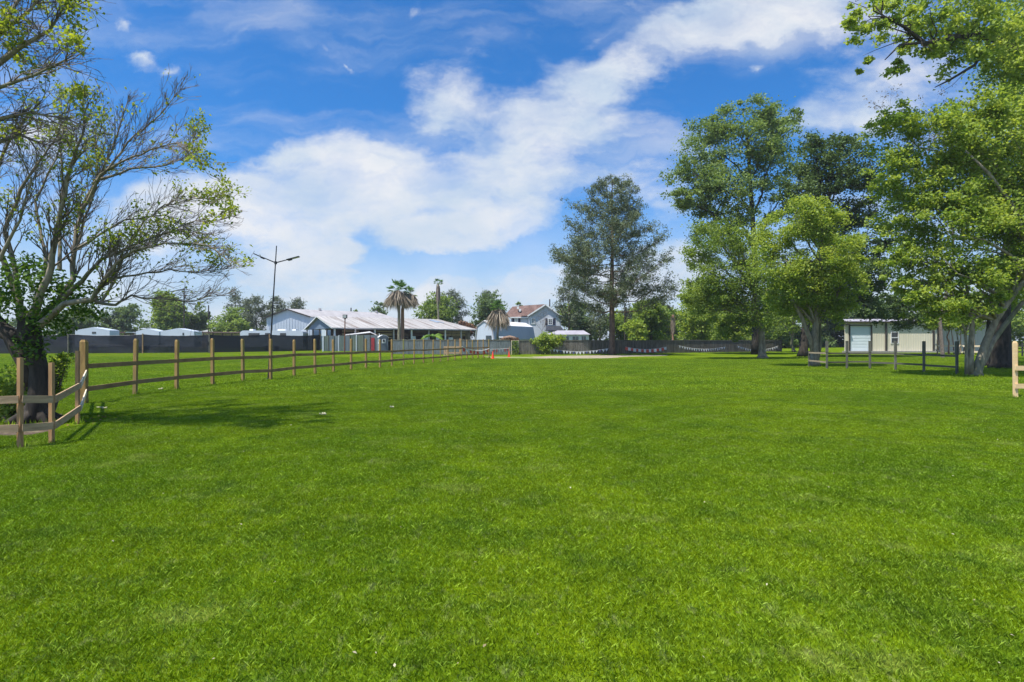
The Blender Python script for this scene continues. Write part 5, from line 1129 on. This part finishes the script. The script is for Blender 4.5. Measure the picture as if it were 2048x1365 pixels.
# --- lavender porch building
def porch_building():
    D = 86; gx = lambda x: (x-1024)/F*D; root = empty('garden_room', gp(1140, D), 'low white garden room with many windows and grey-lavender roof behind the board fence', 'building'); zt = CAMH+(HY-669.5)*D/F; zr = CAMH+(HY-661)*D/F
    x0, x1 = gx(1108), gx(1178); w = MB(); w.box(((x0+x1)/2, D+1.5, zt/2), (x1-x0, 3, zt)); w.build('wall', M['trim_white'], root)
    r_ = MB(); y0, y1 = D-.3, D+1.6; r_.add([(x0-1.4, y0, zt), (x1+.2, y0, zt), (gx(1170), y1, zr), (gx(1117), y1, zr)], [(0, 1, 2, 3)]); r_.add([(x1+.2, y0, zt), (x1+.2, D+3.3, zt), (gx(1170), y1, zr)], [(0, 1, 2)]); r_.add([(x0-1.4, D+3.3, zt), (x1+.2, D+3.3, zt), (gx(1170), y1, zr), (gx(1117), y1, zr)], [(3, 2, 1, 0)]); r_.add([(x0-1.4, y0, zt), (x0-1.4, D+3.3, zt), (gx(1117), y1, zr)], [(0, 1, 2)]); r_.build('roof', M['roof_lav'], root)
    for a, c in ((1125, 1138), (1145, 1157), (1163, 1172)):
        f = MB(); X0, X1 = gx(a), gx(c); f.box(((X0+X1)/2, D-.03, 1.85), (X1-X0+.1, .04, .85)); fr = f.build('window', M['sheet'], root); g = MB(); g.box(((X0+X1)/2-(X1-X0)*.25, D-.07, 1.85), ((X1-X0)*.42, .03, .7)); g.box(((X0+X1)/2+(X1-X0)*.25, D-.07, 1.85), ((X1-X0)*.42, .03, .7)); g.build('pane', M['glass'], fr)
porch_building()
# --- grey-green panel hoarding and low shed between mesh fence and toilet
def panels():
    D = 84; root = empty('panel_fence', gp(650, D), 'patched grey-green sheet panel fence between the black mesh and the portable toilet', 'fence'); xs = [647, 657, 668, 678, 689, 700, 713, 727, 740, 757]
    for i, (a, c) in enumerate(zip(xs[:-1], xs[1:])):
        p, q = gp(a, D-.0), gp(c, D); h = (2.25 if i < 5 else 2.35)+.03*(i % 2); m = MB(); m.box(((p.x+q.x)/2, D, h/2+.02), (q.x-p.x-.06, .05, h)); ribs(m, (p.x+.06, D-.025, 0), (q.x-.06, D-.025, 0), .05, h, .22, .03, Vector((0, -1, 0))); m.build('panel', M['panel_green' if i in (0, 3, 5, 6) else 'panel_grey'], root)
        m = MB(); m.box((p.x, D-.08, h/2+.05), (.09, .09, h+.1)); m.build('post', M['old_rail' if i % 3 else 'sheet'], root)
    m = MB(); q = gp(745.5, D-.12); m.box((q.x, q.y, 1.05), (.50, .06, 1.9)); m.build('red_panel', M['red'], root)
    root = empty('low_shed', gp(722, D+1), 'low shed with a shallow white pitched roof behind the panel fence', 'shed')
    a, ap, c = P(690, 671.5, D+.6), P(741, 666, D+.6), P(753, 671.5, D+.6); r_ = MB(); dv = Vector((-1, 3.5, .15)); r_.prism([a, ap, ap+dv, a+dv], (0, 0, .1)); r_.prism([ap, c, c+dv, ap+dv], (0, 0, .1)); r_.build('roof', M['roof_white'], root)
    w = MB(); w.prism([Vector((a.x+.3, D+1, 0)), Vector((c.x-.2, D+1, 0)), c+Vector((-.2, .4, -.05)), ap+Vector((0, .4, -.05)), a+Vector((.3, .4, -.05))], (0, 2.4, 0)); w.build('wall', M['stall_brown'], root)
    root = empty('white_sign', gp(646, 82), 'white blank board on a pole at the right end of the black mesh fence', 'sign'); s = MB(); q0, q1 = P(643, 672.5, 82), P(650.2, 659.5, 82); s.box(((q0.x+q1.x)/2, 82, (q0.z+q1.z)/2), (q1.x-q0.x, .05, q1.z-q0.z)); s.build('board', M['sheet'], root); s = MB(); q = gp(645, 82.1); s.tube([q, Vector((q.x, q.y, q0.z+.3))], .05, 6); s.build('pole', M['sheet'], root)
panels()
# --- portable toilet
def toilet():
    D = 79.5; c = gp(766, D); root = empty('portable_toilet', c, 'grey portable toilet with rounded white roof at the foot of the barn', 'portable toilet'); rz = R(22); ca, sa = math.cos(rz), math.sin(rz)
    T = lambda x, y, z: Vector((c.x+x*ca-y*sa, c.y+x*sa+y*ca, z))
    def bx(x0, x1, y0, y1, z0, z1, mb): v = [T(x, y, z) for z in (z0, z1) for (x, y) in ((x0, y0), (x1, y0), (x1, y1), (x0, y1))]; mb.add(v, [(3, 2, 1, 0), (4, 5, 6, 7), (0, 1, 5, 4), (1, 2, 6, 5), (2, 3, 7, 6), (3, 0, 4, 7)])
    b = MB(); bx(-.62, .62, -.6, .6, .12, 2.05, b); b.build('cabin', M['loo_side'], root)
    b = MB(); bx(-.68, .68, -.66, .66, 0, .12, b); b.build('base', M['steel_dark'], root)
    b = MB(); prof = [(-.70, 2.03), (-.62, 2.12), (-.4, 2.28), (-.12, 2.38), (.12, 2.38), (.4, 2.28), (.62, 2.12), (.70, 2.03)]; b.add([T(x, -.7, z) for x, z in prof]+[T(x, .7, z) for x, z in prof], [tuple(range(8)), tuple(range(15, 7, -1))]+[(i, i+1, i+9, i+8) for i in range(7)]+[(7, 0, 8, 15)]); b.build('roof', M['trim_white'], root)
    b = MB(); bx(-.54, .56, -.66, -.605, .16, 2.0, b); b.add([T(x, -.705, z-.045) for x, z in prof], [tuple(range(8))]); d = b.build('door', M['loo'], root)
    b = MB(); bx(-.26, .24, -.69, -.665, 1.22, 1.82, b); b.build('door_sign', M['trim_white'], d)
    b = MB(); b.tube([T(-.01, -.70, 1.42), T(-.01, -.70, 1.74)], .13, 8); b.build('sign_figure', M['steel_dark'], d); b = MB(); bx(.0, .12, -.72, -.70, 1.36, 1.46, b); b.build('sign_mark', M['red'], d)
    b = MB(); bx(-.645, -.625, -.3, .3, 1.1, 1.4, b); b.build('side_label', M['trim_white'], root); b = MB(); b.tube([T(-.45, .4, 2.1), T(-.45, .4, 2.6)], .05, 6); b.build('vent_pipe', M['trim_white'], root)
toilet()
# --- travel trailers and sheds behind the mesh fence
def trailer(label, x0, x1, yt, D, h0=.5, mat='metal_white', rnd=True, win=(), group='trailers parked behind the black mesh fence', name='travel_trailer', dep=2.4):
    X0, X1 = (x0-1024)/F*D, (x1-1024)/F*D; zt = CAMH+(HY-yt)*D/F; root = empty(name, Vector(((X0+X1)/2, D, 0)), label, 'trailer', group); r = min(.5, (X1-X0)*.1)
    prof = [(X0, h0), (X1, h0), (X1, zt-r*.9), (X1-r*.25, zt-r*.3), (X1-r, zt), (X0+r, zt), (X0+r*.25, zt-r*.3), (X0, zt-r*.9)] if rnd else [(X0, h0), (X1, h0), (X1, zt-.5), ((X0+X1)/2, zt), (X0, zt-.5)]
    b = MB(); b.prism([(x, D, z) for x, z in prof], (0, dep, 0)); body = b.build('body', M[mat], root)
    for t in (.42, .58):
        q = X0+(X1-X0)*t; b = MB(); b.tube([(q, D-.05, .35), (q, D+.2, .35)], .35, 14); b.build('wheel', M['steel_dark'], root)
    for (a, c, ya, yb) in win: b = MB(); A_, B_ = P(a, yb, D), P(c, ya, D); b.box(((A_.x+B_.x)/2, D-.02, (A_.z+B_.z)/2), (B_.x-A_.x, .04, B_.z-A_.z)); b.build('window', M['glass_dark'], root)
    return root, zt
r1, z1 = trailer('long silver travel trailer with a dark front window behind the black mesh fence', 480, 606, 661.5, 95, win=((497, 519, 666.5, 674), (530, 540, 666.5, 672), (560, 572, 666.5, 672)))
for x in (565, 590, 505): b = MB(); q = P(x, 660.5, 96.2); b.box(q, (1.5 if x == 565 else .7, 1, .28), top=.8); b.build('roof_unit', M['trim_white'], r1)
trailer('blue-white trailer behind the mesh fence directly right of the near tree', 150, 219, 655, 96, rnd=False, mat='metal_white', win=((184, 192, 664, 668),))
trailer('smaller white trailer with pointed roof left of the thin pole', 272, 318, 657.5, 98, rnd=False, mat='metal_white')
trailer('larger white trailer with pointed roof at the utility pole', 321, 388, 657, 95, rnd=False, mat='metal_white', win=((365, 368, 666, 671),))
def carport(label, x0, x1, yt, D, n, wallm=None):
    X0, X1 = (x0-1024)/F*D, (x1-1024)/F*D; zt = CAMH+(HY-yt)*D/F; root = empty('carport', Vector(((X0+X1)/2, D, 0)), label, 'shed', 'low flat-roofed sheds behind the mesh fence'); b = MB(); b.box(((X0+X1)/2, D+2, zt), (X1-X0+.5, 5, .18)); b.build('roof', M['roof_white'], root); b = MB(); b.box(((X0+X1)/2, D-.53, zt-.03), (X1-X0+.5, .06, .24)); b.build('fascia', M['stall_brown'], root)
    for k in range(n+1): q = X0+(X1-X0)*k/n; b = MB(); b.box((q, D-.3, zt/2-.08), (.18, .18, zt-.2)); b.build('post', M['stall_brown'], root)
    if wallm: b = MB(); b.box(((X0+X1)/2, D+3, zt/2-.1), (X1-X0, .1, zt-.2)); b.build('back_wall', M[wallm], root)
    return root
carport('tan flat-roofed open shed with brown posts left of the silver trailer', 390, 484, 665, 106, 5, 'pale_wood')
carport('small beige flat shelter between the left trailers', 221, 252, 665, 102, 2)
carport('lower narrow shelter just left of the pointed white trailer', 254, 270, 668, 104, 1)
rg = empty('roof_vent_cap', P(415, 664, 110), 'wide low white gable roof rising behind the tan flat-roofed shed', 'shed'); b = MB(); D = 112; a, ap, c = P(393, 664.5, D), P(418, 659.5, D), P(438, 664.5, D); b.prism([a, ap, c], (0, 6, 0)); b.build('roof', M['roof_white'], rg); b = MB(); b.box(((a.x+c.x)/2, D+3, a.z/2-.05), (c.x-a.x-.4, 5, a.z-.1)); b.build('wall', M['pale_wood'], rg); rg.name = 'low_gable_shed'

# ------------------------------------------------------------------ poles, lamp, cones, bunting
def lamp_pole():
    D = 24.5; base = Vector(((536.5-1024)/F*D, D, 0)); root = empty('street_lamp', base, 'slim dark double-arm light pole leaning slightly behind the timber fence', 'street lamp'); tp = P(553, 492, D); j = P(551.2, 526, D)
    b = MB(); b.tube([base, base.lerp(tp, .5), tp], [.040, .030, .020], 10); b.tube([base, base+Vector((0, 0, .03))], .12, 10); b.build('pole', M['steel_dark'], root, False)
    for (ex, ey, dy, nm) in ((508, 508, -.12, 'l'), (598.5, 513.5, .1, 'r')):
        e = P(ex, ey, D+dy); b = MB(); mid = j.lerp(e, .45); b.tube([j, mid, j.lerp(e, .6)], [.026, .022, .02], 7); arm = b.build('arm', M['steel_dark'], root)
        b = MB(); a = j.lerp(e, .48); w = .20 if nm == 'r' else .17; b.beam(a, e, w, .035); b.beam(a.lerp(e, .1)+Vector((0, 0, -.035)), a.lerp(e, .4)+Vector((0, 0, -.035)), w*.7, .05); h = b.build('lamp_head', M['steel_dark'], arm)
        b = MB(); b.beam(a.lerp(e, .45)+Vector((0, 0, -.022)), a.lerp(e, .97)+Vector((0, 0, -.022)), w*.85, .008); b.build('lens', M['led'], arm)
    b = MB(); b.tube([j+Vector((0, 0, -.06)), j+Vector((0, 0, .06))], .055, 8); b.build('collar', M['steel_dark'], root)
lamp_pole()
for lb, x, D, y, r_, arm in (('tall wooden utility pole in front of the round dark tree', 368, 108, 577, .14, True), ('shorter wooden utility pole left of the tan shed', 417, 112, 611, .14, False), ('utility pole top above the barn roof', 702, 130, 616, .17, False), ('wooden utility pole behind the fence right of the tall pine', 1250, 90, 609, .13, False)):
    q = gp(x, D); t = P(x, y, D); root = empty('utility_pole', q, lb, 'utility pole', 'wooden utility poles'); b = MB(); b.tube([q, t], [r_, r_*.75], 8); b.build('pole', M['bark_dark'], root)
    if arm: b = MB(); b.beam(t+Vector((-.7, -.16, -1.4)), t+Vector((.7, -.16, -1.4)), .1, .12); b.build('crossarm', M['bark_dark'], root)
    b = MB(); b.tube([t+Vector((.22, -.1, -1.9)), t+Vector((.22, -.1, -1.2))], .16, 8); b.build('transformer' if arm else 'insulator', M['steel_dark'], root)
q = G(689, 707.5); D = q.y; t = P(690, 637, D); root = empty('floodlight_pole', q, 'square floodlight on a rusty pole in front of the barn gable', 'floodlight'); b = MB(); b.tube([q, t], [.08, .06], 8); b.build('pole', M['rust'], root); b = MB(); b.box(t+Vector((0, 0, .22)), (.50, .3, .45)); h = b.build('housing', M['steel_dark'], root); b = MB(); b.box(t+Vector((0, -.165, .22)), (.40, .02, .35)); b.build('lens', M['led'], h)
b = MB(); b.box(t+Vector((0, 0, -.06)), (.2, .14, .16)); b.build('bracket', M['rust'], root)
def cone(label, x, y, h):
    p = G(x, y); root = empty('traffic_cone', p, label, 'traffic cone', 'orange cones by the gate'); b = MB(); b.box((p.x, p.y, .02), (h*.55, h*.55, .04)); b.tube([p+Vector((0, 0, .04)), p+Vector((0, 0, h*.5))], [h*.20, h*.125], 16); b.tube([p+Vector((0, 0, h*.68)), p+Vector((0, 0, h))], [h*.09, h*.035], 16); b.build('cone_body', M['cone_orange'], root)
    b = MB(); b.tube([p+Vector((0, 0, h*.5)), p+Vector((0, 0, h*.68))], [h*.125, h*.09], 16); b.build('collar', M['cone_orange'] if x < 1000 else M['cone_orange'], root)
cone('larger orange traffic cone at the end of the long timber fence', 985.7, 718.4, .68)
cone('smaller orange traffic cone near the vine-grown gate', 1018, 714.6, .60)
def bunting(label, a, c, sag, n, cols, s, seed, posts=False, line=.018):
    a, c = Vector(a), Vector(c); root = empty('bunting', a, label, 'bunting', 'strings of flags along the fences'); rr = random.Random(seed); pts = [a.lerp(c, i/24)+Vector((0, 0, -sag*4*(i/24)*(1-i/24))) for i in range(25)]
    b = MB(); b.tube(pts, line, 4); b.build('string', M['string'], root)
    for i in range(n):
        t = (i+.5)/n; k = min(int(t*24), 23); p = pts[k].lerp(pts[k+1], t*24-k); d = (c-a).normalized(); w = s*rr.uniform(.8, 1.15); h = s*rr.uniform(.95, 1.25); tilt = rr.uniform(-.15, .15)
        col = cols[i % len(cols)]; b = MB(); q0, q1 = p-d*w/2, p+d*w/2; fz = Vector((0, -rr.uniform(.01, .06), 0)); z = Vector((0, 0, -.01))
        if col == 'flag_red' or s > .3: b.prism([q0+z, q1+z, q1+Vector((tilt*h*.3, 0, -h))+fz, q0+Vector((tilt*h*.3, 0, -h*.9))+fz], (0, .012, 0))
        else: b.prism([q0+z, q1+z, p+Vector((tilt*h, 0, -h))+fz], (0, .012, 0))
        o = b.build('flag', M[col], root); ti = o.data.attributes.new('tint', 'FLOAT', 'POINT'); ti.data.foreach_set('value', [rr.random()]*len(o.data.vertices))
def onf(x, y, D): return P(x, y, D)
bunting('string of white flags on the fence between the sprawling shrub and the tall pine', onf(1098, 697, 65.2), onf(1223, 695.5, 65.2), .42, 19, ['flag_white', 'flag_white', 'flag_white', 'flag_blue'], .30, 1)
bunting('string of red and white flags on the fence between tall pine and short palm', onf(1251, 694, 67), onf(1333, 694, 68.3), .30, 16, ['flag_red', 'flag_white'], .32, 2)
bunting('string of small white flags on the board fence right of the short palm', onf(1357.5, 691.5, 70.5), onf(1451, 694, 74), .36, 20, ['flag_white'], .28, 3)
bunting('string of small white flags behind the flared grey trunk at the fence end', onf(1475, 692, 76), onf(1556, 692.5, 79.5), .55, 18, ['flag_white'], .28, 4)
bunting('string of red and white flags on the end of the long timber fence', P(924, 694, 48.3), P(978, 697.5, 52.1), .28, 8, ['flag_red', 'flag_white', 'flag_red', 'flag_red'], .30, 5, line=.03)
bunting('string of red and white flags from the timber fence end to the small cone', P(979, 699, 52.3), P(1018, 697, 56.3), .02, 7, ['flag_white', 'flag_red', 'flag_red', 'flag_white'], .26, 6)
q = G(1018.5, 714.0); root = empty('marker_stake', q, 'thin reddish stake holding the flag string beside the small cone', 'stake'); b = MB(); b.box((q.x, q.y, .5), (.06, .06, 1.0)); b.build('stake', M['stake_wood'], root)
# ------------------------------------------------------------------ scraps on the lawn
def scrap(label, x, y, s, seed, mat='scrap', cat='litter', name='grass_clump'):
    p = G(x, y); rr = random.Random(seed); root = empty(name, p, label, cat); b = MB()
    for k in range(7):
        a = rr.uniform(0, 6.28); u = rr.random()*s*.7; q = p+Vector((math.cos(a)*u, math.sin(a)*u, .03)); e = q+Vector((rr.gauss(0, s*.5), rr.gauss(0, s*.5), rr.uniform(.01, .05))); b.tube([q, q.lerp(e, .5)+Vector((0, 0, .015)), e], [s*.10, s*.16, s*.05], 5)
    b.build('clump', M[mat], root, True)
scrap('pale dried clump lying mid-left on the open lawn', 644, 832, .12, 1)
scrap('pale dried clump near the first posts of the timber fence', 208, 820, .10, 2)
scrap('pale tuft beside the third post of the timber fence', 322, 781, .10, 3)
scrap('small pale clump left of centre on the lawn', 783, 818, .08, 4)
r = np.random.default_rng(31); n = 170; yy = 2.9+22*r.random(n)**1.6; xx = (r.random(n)-.5)*2.0*yy
o = leaves('leaf_litter', np.stack([xx, yy, np.full(n, .032)+.012*r.random(n)], 1), .022, leaf_mat('litter', (.22, .17, .09), (.48, .44, .30), .1, .02, (1, 1, 1)), None, 32, .6, 2); o['kind'] = 'stuff'; o['label'] = 'scattered small dead leaves lying in the grass'
r = np.random.default_rng(33); n = 260; c = np.array(G(75, 846)); c = c+np.stack([r.normal(-.5, .9, n), r.normal(.2, .35, n), np.full(n, .03)], 1)
o = leaves('leaf_litter', c, .07, M['dry_leaf'], None, 34, .6, 2); o['kind'] = 'stuff'; o['label'] = 'dead leaves on the bare soil under the near tree'

# ------------------------------------------------------------------ longer grass the mower missed
rg_ = random.Random(17); spots = [(p, .07, 26) for p in mp]+[(p, .07, 40) for p in sp[:4]]+[(p, .08, 34) for p in rp]+[(Ft, .5, 420), (Ct, .34, 260), (Dt, .5, 300), (B, .6, 260), (Gt, .8, 420), (pb_, .6, 260), (G(72, 846), .45, 500), (G(2031, 796), .08, 60)]
seg = []
for (p, rad, n) in spots:
    for k in range(n):
        a = rg_.uniform(0, 6.28); u = rad*(1+abs(rg_.gauss(0, .35))); q = Vector((p.x+math.cos(a)*u, p.y+math.sin(a)*u, 0)); h = rg_.uniform(.05, .15); seg.append((q, q+Vector((rg_.gauss(0, .03), rg_.gauss(0, .03), h)), .008+.0004*p.y))
o = strips('grass', seg, M['grass'], None, 77); o['kind'] = 'stuff'; o['label'] = 'longer grass tufts left standing round posts and trunks'
# ------------------------------------------------------------------ the air
def haze():
    b = MB(); b.box((0, 720, 14.5), (1830, 1590, 31)); m, nt, N, L = new_mat('haze'); out = N.new('ShaderNodeOutputMaterial'); v = N.new('ShaderNodeVolumePrincipled')
    v.inputs['Color'].default_value = (.86, .92, 1, 1); v.inputs['Density'].default_value = .00035; v.inputs['Anisotropy'].default_value = .3; L.new(v.outputs[0], out.inputs['Volume'])
    o = b.build('haze', m); o['kind'] = 'stuff'; o['label'] = 'thin pale haze in the air'
haze()
